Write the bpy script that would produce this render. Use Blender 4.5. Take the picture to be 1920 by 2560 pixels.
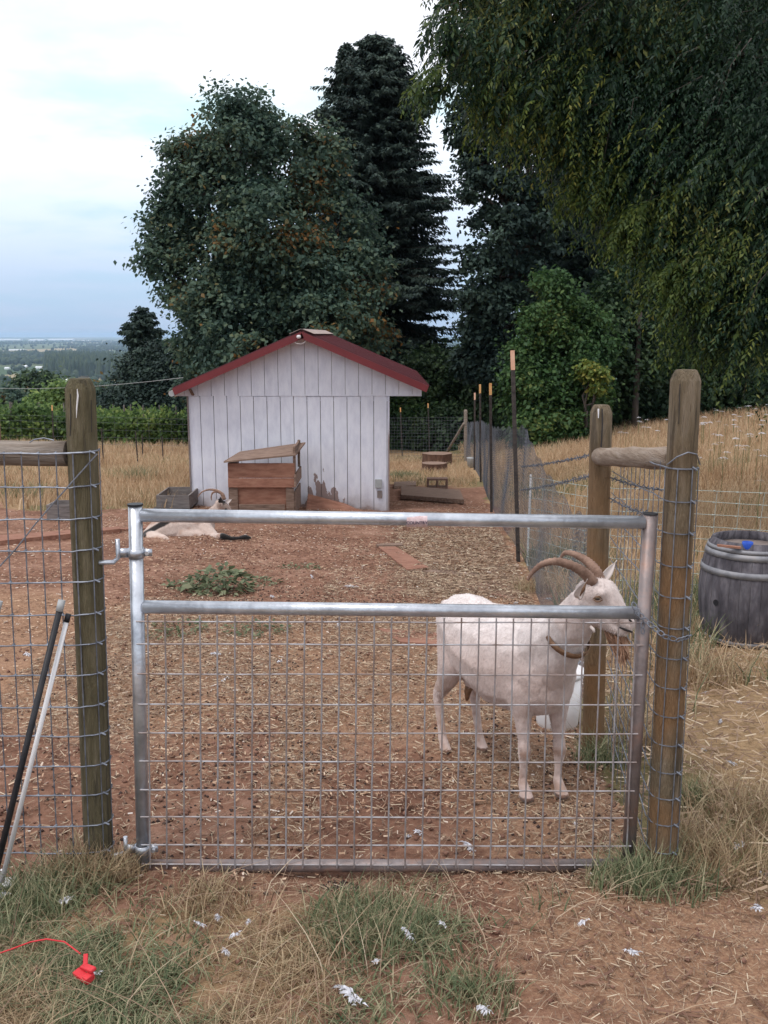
import bpy, bmesh, math, random
import numpy as np
from mathutils import Vector, Matrix
R = math.radians
random.seed(7); rng = np.random.default_rng(7)
scene = bpy.context.scene
for o in list(bpy.data.objects): bpy.data.objects.remove(o)
COL = scene.collection

# ------------------------------------------------------------------ camera
CAMZ, PITCH, F = 1.53, R(10.5), 2400.0
cam = bpy.data.cameras.new('camera'); camo = bpy.data.objects.new('camera', cam); COL.objects.link(camo)
camo.location = (0, 0, CAMZ); camo.rotation_euler = (R(90) - PITCH, 0, 0)
cam.sensor_fit = 'VERTICAL'; cam.sensor_height = 36.0; cam.sensor_width = 27.0
cam.lens = 36.0 * F / 2560.0; cam.clip_start = 0.05; cam.clip_end = 60000
scene.camera = camo

# ------------------------------------------------------------------ world, sun, exposure
SUN_EL, SUN_AZ = R(58), R(-35)
w = bpy.data.worlds.new('World'); scene.world = w; w.use_nodes = True
nt = w.node_tree; nt.nodes.clear()
def N(nt, t, **k):
    n = nt.nodes.new(t)
    for a, b in k.items(): setattr(n, a, b)
    return n
def L(nt, a, b): nt.links.new(a, b)
def ramp(nt, stops, fac=None, interp='LINEAR'):
    n = N(nt, 'ShaderNodeValToRGB'); cr = n.color_ramp; cr.interpolation = interp
    while len(cr.elements) < len(stops): cr.elements.new(0.5)
    for e, (p, c) in zip(cr.elements, stops):
        e.position = p; e.color = (c[0], c[1], c[2], 1) if hasattr(c, '__len__') else (c, c, c, 1)
    if fac is not None: L(nt, fac, n.inputs[0])
    return n
def math_(nt, op, a, b=None, c=None, clamp=False):
    n = N(nt, 'ShaderNodeMath', operation=op, use_clamp=clamp)
    for i, v in enumerate((a, b, c)):
        if v is None: continue
        if hasattr(v, 'is_output'): L(nt, v, n.inputs[i])
        else: n.inputs[i].default_value = v
    return n.outputs[0]
def mixc(nt, fac, a, b, blend='MIX'):
    n = N(nt, 'ShaderNodeMix', data_type='RGBA', blend_type=blend)
    for i, v in ((0, fac), (6, a), (7, b)):
        if hasattr(v, 'is_output'): L(nt, v, n.inputs[i])
        elif i == 0: n.inputs[0].default_value = v
        else: n.inputs[i].default_value = (v[0], v[1], v[2], 1)
    return n.outputs[2]
tc = N(nt, 'ShaderNodeTexCoord'); sep = N(nt, 'ShaderNodeSeparateXYZ'); L(nt, tc.outputs['Generated'], sep.inputs[0])
elev = sep.outputs[2]
sky = N(nt, 'ShaderNodeTexSky', sky_type='NISHITA'); sky.sun_disc = False
sky.sun_elevation = SUN_EL; sky.sun_rotation = SUN_AZ; sky.air_density = 1.0; sky.dust_density = 2.0
zc = math_(nt, 'MAXIMUM', elev, 0.0)
den = math_(nt, 'ADD', zc, 0.12)
vx = math_(nt, 'DIVIDE', sep.outputs[0], den); vy = math_(nt, 'DIVIDE', sep.outputs[1], den)
cb = N(nt, 'ShaderNodeCombineXYZ'); L(nt, vx, cb.inputs[0]); L(nt, vy, cb.inputs[1])
nz = N(nt, 'ShaderNodeTexNoise'); nz.inputs['Scale'].default_value = 0.75; nz.inputs['Detail'].default_value = 6; nz.inputs['Roughness'].default_value = 0.55
L(nt, cb.outputs[0], nz.inputs['Vector'])
# overcast deck: bluish and dull near the horizon, bright overhead (values are x10, background strength 0.1)
deck = ramp(nt, [(0.0, (.36, .46, .62)), (0.05, (.43, .54, .71)), (0.12, (.66, .74, .88)), (0.19, (.88, .91, .99)), (0.5, (1, .98, 1))], zc)
thin = ramp(nt, [(0.0, (.33, .45, .62)), (0.10, (.44, .60, .76)), (0.22, (.58, .80, .86)), (0.5, (.90, .95, .98))], zc)
cl = ramp(nt, [(0.36, 0.0), (0.56, 1.0)], nz.outputs[0], 'EASE')
cc = mixc(nt, cl.outputs[0], thin.outputs[0], deck.outputs[0])
mul = N(nt, 'ShaderNodeVectorMath', operation='SCALE'); L(nt, cc, mul.inputs[0]); mul.inputs[3].default_value = 10.2
fin = mixc(nt, 0.90, sky.outputs[0], mul.outputs[0])
bg = N(nt, 'ShaderNodeBackground'); bg.inputs[1].default_value = 0.10; L(nt, fin, bg.inputs[0])
wo = N(nt, 'ShaderNodeOutputWorld'); L(nt, bg.outputs[0], wo.inputs[0])
sun = bpy.data.lights.new('sun', 'SUN'); sun.energy = 1.2; sun.angle = R(18); sun.color = (1, .96, .92)
suno = bpy.data.objects.new('sun', sun); COL.objects.link(suno)
sd = Vector((math.sin(SUN_AZ) * math.cos(SUN_EL), -math.cos(SUN_AZ) * math.cos(SUN_EL) * 0.6, math.sin(SUN_EL)))
suno.rotation_euler = sd.to_track_quat('Z', 'Y').to_euler()
sky.sun_rotation = math.atan2(sd.x, sd.y)
scene.view_settings.view_transform = 'Standard'; scene.view_settings.look = 'None'
scene.view_settings.exposure = 0.5; scene.view_settings.gamma = 1
scene.cycles.max_bounces = 6; scene.cycles.volume_bounces = 1; scene.cycles.transparent_max_bounces = 8

# ------------------------------------------------------------------ geometry helpers
def pix(px, py, Y):
    u = (px - 960) / F; v = (1280 - py) / F
    d = (u, math.cos(PITCH) + v * math.sin(PITCH), -math.sin(PITCH) + v * math.cos(PITCH))
    t = Y / d[1]
    return Vector((d[0] * t, Y, CAMZ + d[2] * t))
def sstep(a, b, x):
    t = np.clip((np.asarray(x, float) - a) / (b - a), 0, 1); return t * t * (3 - 2 * t)
_perm = np.random.default_rng(3).random((256, 256))
def vnoise(x, y):
    x = np.asarray(x, float); y = np.asarray(y, float)
    xi = np.floor(x).astype(int); yi = np.floor(y).astype(int); fx = x - xi; fy = y - yi
    fx = fx * fx * (3 - 2 * fx); fy = fy * fy * (3 - 2 * fy)
    p = lambda a, b: _perm[a & 255, b & 255]
    return (p(xi, yi) * (1 - fx) + p(xi + 1, yi) * fx) * (1 - fy) + (p(xi, yi + 1) * (1 - fx) + p(xi + 1, yi + 1) * fx) * fy
def fbm(x, y, o=4):
    s = 0; a = .5
    for i in range(o): s = s + a * vnoise(x * 2 ** i + 17 * i, y * 2 ** i - 9 * i); a *= .5
    return s / (1 - .5 ** o)
def g(x, y):                        # the hillside: falls away from the gate, then drops to a flat valley
    x = np.asarray(x, float); y = np.asarray(y, float)
    z = -0.075 * np.clip(y, -12, 42)
    z = z - np.where(y > 42, 0.16 * (np.clip(y, 42, 80) - 42) + .21 * (np.clip(y, 80, 410) - 80) , 0)
    z = z + 0.14 * np.clip(x - 1.9, 0, 12) * sstep(6, 17, y) * (1 - sstep(60, 120, y))
    z = z + 0.03 * np.clip(-x, 0, 12) * (1 - sstep(60, 120, y))
    return np.maximum(z, -79.0)
def H(x, y):
    x = np.asarray(x, float); y = np.asarray(y, float)
    near = 1 - sstep(25, 45, y)
    return g(x, y) + near * ((fbm(x * 1.3, y * 1.3, 3) - .5) * .06 + (fbm(x * 7, y * 7, 2) - .5) * .034)
def gp(px, py):                     # where the view ray through a photo pixel meets the ground
    lo, hi = 0.5, 60.0
    for i in range(50):
        m = (lo + hi) / 2; p = pix(px, py, m)
        if p.z > float(g(p.x, p.y)): lo = m
        else: hi = m
    p = pix(px, py, lo); p.z = float(H(p.x, p.y)); return p

def mesh_np(name, V, Fq, m, parent=None, smooth=False):
    V = np.asarray(V, dtype=np.float32).reshape(-1, 3); Fq = np.asarray(Fq, dtype=np.int32)
    me = bpy.data.meshes.new(name); k = Fq.shape[1]; n = len(Fq)
    me.vertices.add(len(V)); me.vertices.foreach_set('co', V.ravel())
    me.loops.add(n * k); me.loops.foreach_set('vertex_index', Fq.ravel())
    me.polygons.add(n); me.polygons.foreach_set('loop_start', np.arange(0, n * k, k, dtype=np.int32))
    me.update(calc_edges=True)
    if smooth: me.polygons.foreach_set('use_smooth', np.ones(n, dtype=bool))
    me.materials.append(m)
    o = bpy.data.objects.new(name, me); COL.objects.link(o)
    if parent: o.parent = parent; o.matrix_parent_inverse = parent.matrix_world.inverted() if False else Matrix.Translation(-parent.location) if parent.type == 'EMPTY' else Matrix.Identity(4)
    return o
class MB:
    def __init__(s): s.v = []; s.f = []
    def add(s, vs, fs):
        n = len(s.v); s.v += [tuple(v) for v in vs]; s.f += [tuple(i + n for i in f) for f in fs]
    def box(s, c, size, rot=None, bev=0):
        hx, hy, hz = size[0] / 2, size[1] / 2, size[2] / 2
        vs = [Vector((x, y, z)) for x in (-hx, hx) for y in (-hy, hy) for z in (-hz, hz)]
        if rot is not None: vs = [rot @ v for v in vs]
        c = Vector(c); s.add([v + c for v in vs], [(0, 1, 3, 2), (4, 6, 7, 5), (0, 4, 5, 1), (2, 3, 7, 6), (0, 2, 6, 4), (1, 5, 7, 3)])
    def hexa(s, p):                 # 8 corners: bottom 0-3, top 4-7
        s.add(p, [(3, 2, 1, 0), (4, 5, 6, 7), (0, 1, 5, 4), (1, 2, 6, 5), (2, 3, 7, 6), (3, 0, 4, 7)])
    def bar(s, a, b, wd, th, up=(0, 0, 1)):
        a = Vector(a); b = Vector(b); d = (b - a).normalized(); up = Vector(up)
        sd_ = d.cross(up).normalized(); u = sd_.cross(d)
        q = lambda c: [c + sd_ * wd / 2 * i + u * th / 2 * j for i, j in ((-1, -1), (1, -1), (1, 1), (-1, 1))]
        s.hexa(q(a) + q(b))
    def tube(s, pts, rad, n=8, cap=True):
        pts = [Vector(p) for p in pts]
        if not hasattr(rad, '__len__'): rad = [rad] * len(pts)
        base = len(s.v); prev = None
        for i, p in enumerate(pts):
            d = (pts[min(i + 1, len(pts) - 1)] - pts[max(i - 1, 0)]).normalized()
            if prev is None:
                a = Vector((0, 0, 1)) if abs(d.z) < .9 else Vector((1, 0, 0)); prev = d.cross(a).normalized()
            prev = (prev - d * prev.dot(d)).normalized(); bb = d.cross(prev)
            for k in range(n):
                t = 2 * math.pi * k / n
                s.v.append(tuple(p + (prev * math.cos(t) + bb * math.sin(t)) * rad[i]))
        for i in range(len(pts) - 1):
            for k in range(n):
                a = base + i * n + k; b = base + i * n + (k + 1) % n
                s.f.append((a, b, b + n, a + n))
        if cap:
            s.f.append(tuple(base + k for k in range(n - 1, -1, -1)))
            e = base + (len(pts) - 1) * n; s.f.append(tuple(e + k for k in range(n)))
    def lathe(s, c, prof, n=32, cap=True):
        base = len(s.v); c = Vector(c)
        for r, z in prof:
            for k in range(n):
                t = 2 * math.pi * k / n; s.v.append(tuple(c + Vector((r * math.cos(t), r * math.sin(t), z))))
        for i in range(len(prof) - 1):
            for k in range(n):
                a = base + i * n + k; b = base + i * n + (k + 1) % n; s.f.append((a, b, b + n, a + n))
        if cap:
            s.f.append(tuple(base + k for k in range(n - 1, -1, -1)))
            e = base + (len(prof) - 1) * n; s.f.append(tuple(e + k for k in range(n)))
    def build(s, name, m, parent=None, smooth=False, bevel=0):
        me = bpy.data.meshes.new(name); me.from_pydata(s.v, [], s.f); me.update()
        if bevel or True:
            bm = bmesh.new(); bm.from_mesh(me); bmesh.ops.recalc_face_normals(bm, faces=bm.faces); bm.to_mesh(me); bm.free()
        if smooth: me.polygons.foreach_set('use_smooth', [len(p.vertices) <= 4 for p in me.polygons])
        me.materials.append(m)
        o = bpy.data.objects.new(name, me); COL.objects.link(o)
        if bevel:
            md = o.modifiers.new('bevel', 'BEVEL'); md.width = bevel; md.segments = 2; md.limit_method = 'ANGLE'
        if parent:
            o.parent = parent
            if parent.type == 'EMPTY': o.matrix_parent_inverse = Matrix.Translation(-parent.location)
        return o
def tag(o, label=None, cat=None, group=None, kind=None):
    if label: o['label'] = label
    if cat: o['category'] = cat
    if group: o['group'] = group
    if kind: o['kind'] = kind
    return o
def thing(name, loc, label, cat, group=None):
    o = bpy.data.objects.new(name, None); COL.objects.link(o); o.location = loc; o.empty_display_size = .1
    return tag(o, label, cat, group)
def dup(root, loc, rz=0, sc=1, label=None):
    r = root.copy(); COL.objects.link(r); r.location = loc; r.rotation_euler = (0, 0, rz); r.scale = (sc,) * 3 if not hasattr(sc, '__len__') else sc
    if label: r['label'] = label
    for ch in root.children:
        c = ch.copy(); COL.objects.link(c); c.parent = r; c.matrix_parent_inverse = ch.matrix_parent_inverse.copy()
        for gch in ch.children:
            d = gch.copy(); COL.objects.link(d); d.parent = c
    return r
def origin_to(o, p):                # move a single mesh's origin to p
    p = Vector(p); o.data.transform(Matrix.Translation(-p)); o.location = p; return o

# ------------------------------------------------------------------ materials
def newmat(name):
    m = bpy.data.materials.new(name); m.use_nodes = True; nt = m.node_tree
    b = nt.nodes['Principled BSDF']; return m, nt, b
def nmat(name, stops, scale=5, stretch=(1, 1, 1), rough=.8, metal=0, bump=.0, bscale=None, detail=5, dist=.01, spec=.3, island=0, extra=None):
    m, nt, b = newmat(name)
    tc = N(nt, 'ShaderNodeTexCoord'); mp = N(nt, 'ShaderNodeMapping'); mp.inputs['Scale'].default_value = stretch
    L(nt, tc.outputs['Object'], mp.inputs[0])
    n = N(nt, 'ShaderNodeTexNoise'); n.inputs['Scale'].default_value = scale; n.inputs['Detail'].default_value = detail; n.inputs['Roughness'].default_value = .6
    L(nt, mp.outputs[0], n.inputs['Vector'])
    cr = ramp(nt, stops, n.outputs[0]); col = cr.outputs[0]
    if island:
        ge = N(nt, 'ShaderNodeNewGeometry'); v = math_(nt, 'MULTIPLY_ADD', ge.outputs['Random Per Island'], island * 2, 1 - island)
        cbb = N(nt, 'ShaderNodeCombineColor'); [L(nt, v, cbb.inputs[i]) for i in range(3)]
        col = mixc(nt, 1.0, col, cbb.outputs[0], 'MULTIPLY')
    if extra: col = extra(nt, tc, col)
    L(nt, col, b.inputs['Base Color']); b.inputs['Roughness'].default_value = rough; b.inputs['Metallic'].default_value = metal
    b.inputs['Specular IOR Level'].default_value = spec
    if bump:
        n2 = N(nt, 'ShaderNodeTexNoise'); n2.inputs['Scale'].default_value = bscale or scale * 3; n2.inputs['Detail'].default_value = 6
        L(nt, mp.outputs[0], n2.inputs['Vector'])
        bp = N(nt, 'ShaderNodeBump'); bp.inputs['Strength'].default_value = bump; bp.inputs['Distance'].default_value = dist
        L(nt, n2.outputs[0], bp.inputs['Height']); L(nt, bp.outputs[0], b.inputs['Normal'])
    return m
def leafmat(name, stops, trans=.3, rough=.55, clump=.0):
    m, nt, b = newmat(name)
    ge = N(nt, 'ShaderNodeNewGeometry'); fac = ge.outputs['Random Per Island']
    if clump:                       # age/species patches through the crown
        tc = N(nt, 'ShaderNodeTexCoord'); n = N(nt, 'ShaderNodeTexNoise'); n.inputs['Scale'].default_value = clump; n.inputs['Detail'].default_value = 2
        L(nt, tc.outputs['Object'], n.inputs['Vector'])
        fac = math_(nt, 'MULTIPLY_ADD', math_(nt, 'SUBTRACT', n.outputs[0], .5), 1.6, math_(nt, 'MULTIPLY_ADD', fac, .7, .15), clamp=True)
    cr = ramp(nt, stops, fac)
    L(nt, cr.outputs[0], b.inputs['Base Color']); b.inputs['Roughness'].default_value = rough; b.inputs['Specular IOR Level'].default_value = .25
    tr = N(nt, 'ShaderNodeBsdfTranslucent'); L(nt, cr.outputs[0], tr.inputs[0])
    mx = N(nt, 'ShaderNodeMixShader'); mx.inputs[0].default_value = trans
    L(nt, b.outputs[0], mx.inputs[1]); L(nt, tr.outputs[0], mx.inputs[2])
    L(nt, mx.outputs[0], nt.nodes['Material Output'].inputs[0])
    return m
M = {}
M['galv'] = nmat('galvanised_steel', [(.3, (.36, .38, .43)), (.55, (.54, .57, .63)), (.75, (.68, .71, .78))], 14, (1, 1, 1), .36, .75, .15, 60, spec=.5)
def rustx(nt, tc, col):
    n = N(nt, 'ShaderNodeTexNoise'); n.inputs['Scale'].default_value = 7; n.inputs['Detail'].default_value = 8; n.inputs['Roughness'].default_value = .7
    L(nt, tc.outputs['Object'], n.inputs['Vector'])
    r = ramp(nt, [(.50, 0), (.66, 1)], n.outputs[0])
    return mixc(nt, math_(nt, 'MULTIPLY', r.outputs[0], .8), col, (.30, .17, .12))
M['galvold'] = nmat('muddy_galvanised_steel', [(.3, (.17, .135, .13)), (.55, (.25, .215, .215)), (.75, (.34, .32, .34))], 14, (1, 1, 1), .5, .45, .15, 60, extra=rustx)
M['wire'] = nmat('fence_wire', [(.35, (.12, .13, .16)), (.65, (.26, .28, .33))], 30, rough=.5, metal=.5)
M['wirerust'] = nmat('gate_mesh_wire', [(.35, (.25, .19, .17)), (.65, (.40, .40, .43))], 12, rough=.55, metal=.4)
M['net'] = nmat('net_wire', [(.35, (.07, .075, .09)), (.65, (.15, .16, .19))], 10, rough=.6, metal=.3)
M['whitewire'] = nmat('pale_fence_wire', [(.35, (.26, .30, .28)), (.65, (.42, .46, .43))], 10, rough=.5)
def postx(nt, tc, col):
    n = N(nt, 'ShaderNodeTexNoise'); n.inputs['Scale'].default_value = 3; n.inputs['Detail'].default_value = 4
    mp = N(nt, 'ShaderNodeMapping'); mp.inputs['Scale'].default_value = (12, 12, .7); L(nt, tc.outputs['Object'], mp.inputs[0]); L(nt, mp.outputs[0], n.inputs['Vector'])
    r = ramp(nt, [(.36, 1), (.42, 0)], n.outputs[0])
    return mixc(nt, math_(nt, 'MULTIPLY', r.outputs[0], .55), col, (.03, .025, .02))
M['post'] = nmat('weathered_green_post', [(.25, (.065, .055, .032)), (.5, (.125, .105, .062)), (.75, (.19, .16, .11))], 5, (9, 9, .9), .9, 0, .8, 30, dist=.02, extra=postx)
def post2x(nt, tc, col):
    col = postx(nt, tc, col)
    n = N(nt, 'ShaderNodeTexNoise'); n.inputs['Scale'].default_value = 3.2; n.inputs['Detail'].default_value = 5; L(nt, tc.outputs['Object'], n.inputs['Vector'])
    r = ramp(nt, [(.42, 0), (.62, 1)], n.outputs[0])
    s = N(nt, 'ShaderNodeSeparateXYZ'); L(nt, tc.outputs['Object'], s.inputs[0])
    k = ramp(nt, [(.45, 1), (.75, 0)], math_(nt, 'MULTIPLY_ADD', s.outputs[2], .6, 0.0))
    return mixc(nt, math_(nt, 'MULTIPLY', r.outputs[0], k.outputs[0]), col, (.21, .12, .06))
M['post2'] = nmat('orange_stained_post', [(.25, (.09, .07, .045)), (.5, (.17, .13, .085)), (.75, (.25, .20, .15))], 5, (9, 9, .9), .9, 0, .8, 30, dist=.02, extra=post2x)
M['rail'] = nmat('grey_rail_wood', [(.25, (.10, .075, .055)), (.5, (.22, .18, .15)), (.75, (.33, .29, .26))], 5, (.9, 9, 9), .9, 0, .6, 30)
M['railside'] = nmat('grey_brown_rail_wood', [(.25, (.12, .08, .055)), (.5, (.24, .185, .145)), (.75, (.34, .29, .25))], 5, (9, .9, 9), .9, 0, .6, 30)
M['hoof'] = nmat('hoof', [(.3, (.10, .06, .045)), (.7, (.2, .13, .1))], 20)
M['tpost'] = nmat('dark_steel_post', [(.3, (.030, .026, .026)), (.7, (.075, .060, .055))], 20, rough=.7)
M['tiporange'] = nmat('orange_post_tip', [(.3, (.62, .30, .10)), (.7, (.75, .46, .22))], 8)
M['tippink'] = nmat('faded_post_tip', [(.3, (.60, .33, .22)), (.7, (.70, .46, .34))], 8)
M['weatherwood'] = nmat('weathered_boards', [(.25, (.10, .062, .048)), (.5, (.21, .140, .108)), (.8, (.33, .245, .195))], 4, (1.5, 9, 9), .9, 0, .4, 20, island=.25)
M['redwood'] = nmat('reddish_boards', [(.25, (.17, .075, .05)), (.5, (.27, .13, .09)), (.8, (.36, .20, .14))], 4, (1.5, 6, 6), .9, 0, .4, 20, island=.2)
M['greywood'] = nmat('grey_boards', [(.25, (.10, .085, .08)), (.5, (.17, .15, .145)), (.8, (.25, .225, .21))], 4, (1.5, 9, 9), .9, 0, .4, 20, island=.15)
M['concrete'] = nmat('muddy_concrete', [(.3, (.14, .08, .06)), (.7, (.26, .18, .15))], 20, rough=.95, bump=.4)
M['bark'] = nmat('bark', [(.3, (.025, .020, .017)), (.7, (.085, .07, .06))], 6, (3, 3, .6), .95, 0, .6, 20)
M['roof'] = nmat('red_roof_metal', [(.3, (.085, .014, .020)), (.7, (.12, .020, .028))], 3, rough=.5, spec=.5)
M['fascia'] = nmat('red_trim', [(.3, (.13, .014, .018)), (.7, (.18, .021, .026))], 3, rough=.45, spec=.5)
M['cap'] = nmat('ridge_cap_metal', [(.3, (.28, .20, .18)), (.7, (.42, .35, .33))], 6, rough=.5)
M['darkgap'] = nmat('groove_shadow', [(.3, (.14, .11, .10)), (.7, (.26, .22, .21))], 8)
def mudx(nt, tc, col):
    s = N(nt, 'ShaderNodeSeparateXYZ'); L(nt, tc.outputs['Object'], s.inputs[0])
    n = N(nt, 'ShaderNodeTexNoise'); n.inputs['Scale'].default_value = 3.0; n.inputs['Detail'].default_value = 6; n.inputs['Roughness'].default_value = .62
    L(nt, tc.outputs['Object'], n.inputs['Vector'])
    # rising dirt along the foot of the wall
    z = math_(nt, 'ADD', s.outputs[2], math_(nt, 'MULTIPLY', math_(nt, 'SUBTRACT', n.outputs[0], .5), .55))
    low = ramp(nt, [(.0, 1), (.07, .55), (.22, .16), (.42, 0)], z)
    col = mixc(nt, math_(nt, 'MULTIPLY', low.outputs[0], .85), col, (.19, .115, .085))
    # the mud splash right of the crate
    n3 = N(nt, 'ShaderNodeTexNoise'); n3.inputs['Scale'].default_value = 7.5; n3.inputs['Detail'].default_value = 5
    mp = N(nt, 'ShaderNodeMapping'); mp.inputs['Scale'].default_value = (1.4, 1, .55); L(nt, tc.outputs['Object'], mp.inputs[0]); L(nt, mp.outputs[0], n3.inputs['Vector'])
    dx = math_(nt, 'ABSOLUTE', math_(nt, 'SUBTRACT', s.outputs[0], SPX)); a = math_(nt, 'DIVIDE', dx, .33)
    hgt = math_(nt, 'MULTIPLY_ADD', math_(nt, 'MULTIPLY', a, a), -.34, .40)
    q = math_(nt, 'SUBTRACT', math_(nt, 'ADD', hgt, math_(nt, 'MULTIPLY', math_(nt, 'SUBTRACT', n3.outputs[0], .5), 1.5)), s.outputs[2])
    sp = ramp(nt, [(.0, 0), (.03, 1)], q)
    inx = math_(nt, 'LESS_THAN', dx, .36)
    col = mixc(nt, math_(nt, 'MULTIPLY', math_(nt, 'MULTIPLY', sp.outputs[0], inx), .85), col, (.21, .125, .10))
    # thin streaks of chipped paint
    n2 = N(nt, 'ShaderNodeTexNoise'); n2.inputs['Scale'].default_value = 5; n2.inputs['Detail'].default_value = 8; n2.inputs['Roughness'].default_value = .7
    mp2 = N(nt, 'ShaderNodeMapping'); mp2.inputs['Scale'].default_value = (5, 1, 1); L(nt, tc.outputs['Object'], mp2.inputs[0]); L(nt, mp2.outputs[0], n2.inputs['Vector'])
    ch = ramp(nt, [(.66, 0), (.72, 1)], n2.outputs[0])
    return mixc(nt, math_(nt, 'MULTIPLY', ch.outputs[0], .35), col, (.30, .26, .24))
SPX = 1.95
M['siding'] = nmat('white_painted_siding', [(.3, (.64, .65, .75)), (.55, (.75, .76, .85)), (.8, (.82, .83, .90))], 3.5, (3, 1, 1), .75, 0, .2, 40, extra=mudx)
M['white'] = nmat('white_plastic', [(.3, (.66, .65, .67)), (.7, (.76, .75, .77))], 6, rough=.5)
M['black'] = nmat('black_rubber', [(.3, (.012, .012, .015)), (.7, (.03, .03, .035))], 20, rough=.5)
M['greyplastic'] = nmat('grey_plastic', [(.3, (.30, .31, .32)), (.7, (.42, .43, .44))], 20, rough=.5)
M['red'] = nmat('red_plastic', [(.3, (.50, .02, .03)), (.7, (.62, .04, .05))], 20, rough=.45)
M['blue'] = nmat('blue_plastic', [(.3, (.02, .07, .42)), (.7, (.04, .12, .55))], 20, rough=.45)
M['leather'] = nmat('leather_collar', [(.3, (.13, .07, .04)), (.7, (.26, .15, .09))], 40, rough=.6, bump=.3)
M['horn'] = nmat('ridged_horn', [(.3, (.15, .085, .062)), (.7, (.34, .22, .165))], 25, rough=.7, bump=.7, bscale=90, dist=.004)
M['beard'] = nmat('beard_hair', [(.3, (.30, .17, .11)), (.7, (.48, .30, .21))], 12, (8, 8, 1), .9, bump=.5)
M['feather'] = nmat('feather_down', [(.3, (.50, .50, .55)), (.7, (.68, .68, .72))], 9, rough=.9)
M['dropping'] = nmat('goat_droppings', [(.3, (.035, .022, .020)), (.7, (.085, .055, .05))], 40, rough=.85)

# ------------------------------------------------------------------ ground: one sheet to the horizon
def axis(lo, hi, fine_lo, fine_hi, step, grow=1.13):
    a = list(np.arange(fine_lo, fine_hi + 1e-6, step)); s = step
    while a[-1] < hi: s = min(s * grow, 600); a.append(a[-1] + s)
    a[-1] = hi; s = step; b = [fine_lo]
    while b[-1] > lo: s = min(s * grow, 600); b.append(b[-1] - s)
    b[-1] = lo; return np.array(b[:0:-1] + a)
ax = axis(-15000, 15000, -5, 5, .07); ay = axis(-15000, 26000, 1.2, 16, .07, 1.06)
GX, GY = np.meshgrid(ax, ay); GZ = H(GX, GY)
nx, ny = len(ax), len(ay)
V = np.stack([GX, GY, GZ], -1).reshape(-1, 3)
ii, jj = np.meshgrid(np.arange(nx - 1), np.arange(ny - 1)); a = (jj * nx + ii).ravel()
Fq = np.stack([a, a + 1, a + nx + 1, a + nx], -1)
def fence_x(y):                     # the right-hand side fence of the pen
    return np.interp(y, [-10, 2.9, 4.0, 9.3, 13.9, 19.6, 27], [.95, .95, 1.0, 1.32, 1.57, 2.0, 2.35])
def masks(x, y):
    n = fbm(x * .9, y * .9, 4) - .5; n2 = fbm(x * .35 + 40, y * .35, 3) - .5
    inpen = 1 - sstep(-.05, .25, x - fence_x(y) + n * .7)
    left = sstep(-3.0, -2.2, x + n * 1.0)
    farL = 1 - sstep(12.6, 13.8, y + n * 2.5)                 # left of the shed grass starts
    farR = 1 - sstep(17.5, 20.0, y + n * 4)
    dirt = inpen * np.where(x < -2.8, farL, farR)
    # outside the gate: grass bottom left, bare path right of centre
    front = 1 - sstep(2.62, 2.80, y - n * .35)
    grass = front * (1 - sstep(-.15, .45, x + n * .8 + (2.4 - y) * .25))
    dirt = dirt * (1 - grass * .55)
    right = sstep(.0, .3, x - fence_x(y)) * (1 - sstep(2.5, 2.9, y)) * (1 - sstep(1.5, 2.2, x))
    dirt = np.maximum(dirt, right * .8)
    straw = np.clip(sstep(-.08, .18, n2 + .12 * (x > -.5)) * inpen * (1 - sstep(8.5, 10.5, y)) + .9 * sstep(.0, .5, x - fence_x(y)) * (1 - sstep(6, 8, y)), 0, 1)
    straw = np.maximum(straw, sstep(6.5, 8, y) * (1 - sstep(11, 12.5, y)) * sstep(-.1, .5, x) * inpen)
    green = np.clip(sstep(.02, .2, n2 + n * .5) * .8, 0, 1)
    val = sstep(60, 200, y)
    return dirt, straw, green, val
go = mesh_np('ground', V, Fq, None or bpy.data.materials.new('ground'), smooth=True); tag(go, kind='structure')
ca = go.data.color_attributes.new('mask', 'FLOAT_COLOR', 'POINT')
mk = np.stack([m_.ravel() for m_ in masks(GX, GY)], -1).astype(np.float32); ca.data.foreach_set('color', mk.ravel())
m = go.data.materials[0]; m.use_nodes = True; nt = m.node_tree; b = nt.nodes['Principled BSDF']
at = N(nt, 'ShaderNodeAttribute', attribute_name='mask'); sp = N(nt, 'ShaderNodeSeparateColor'); L(nt, at.outputs['Color'], sp.inputs[0])
ge = N(nt, 'ShaderNodeNewGeometry'); pos = ge.outputs['Position']
def noise(sc, det=6, ro=.6, stretch=None):
    n = N(nt, 'ShaderNodeTexNoise'); n.inputs['Scale'].default_value = sc; n.inputs['Detail'].default_value = det; n.inputs['Roughness'].default_value = ro
    if stretch:
        mp = N(nt, 'ShaderNodeMapping'); mp.inputs['Scale'].default_value = stretch; L(nt, pos, mp.inputs[0]); L(nt, mp.outputs[0], n.inputs['Vector'])
    else: L(nt, pos, n.inputs['Vector'])
    return n.outputs[0]
nA, nB, nC = noise(1.6), noise(14, 8, .7), noise(90, 4, .7)
dirtc = ramp(nt, [(.36, (.115, .055, .038)), (.5, (.225, .118, .080)), (.64, (.34, .205, .152))], math_(nt, 'ADD', math_(nt, 'MULTIPLY', nA, .45), math_(nt, 'MULTIPLY', nB, .55)))
strawc = ramp(nt, [(.3, (.17, .09, .055)), (.5, (.34, .205, .125)), (.68, (.50, .34, .21))], nC)
dryc = ramp(nt, [(.3, (.17, .11, .06)), (.5, (.30, .20, .115)), (.7, (.40, .29, .17))], math_(nt, 'ADD', math_(nt, 'MULTIPLY', nB, .6), math_(nt, 'MULTIPLY', nC, .4)))
greenc = ramp(nt, [(.3, (.045, .06, .025)), (.7, (.13, .14, .06))], nB)
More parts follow.
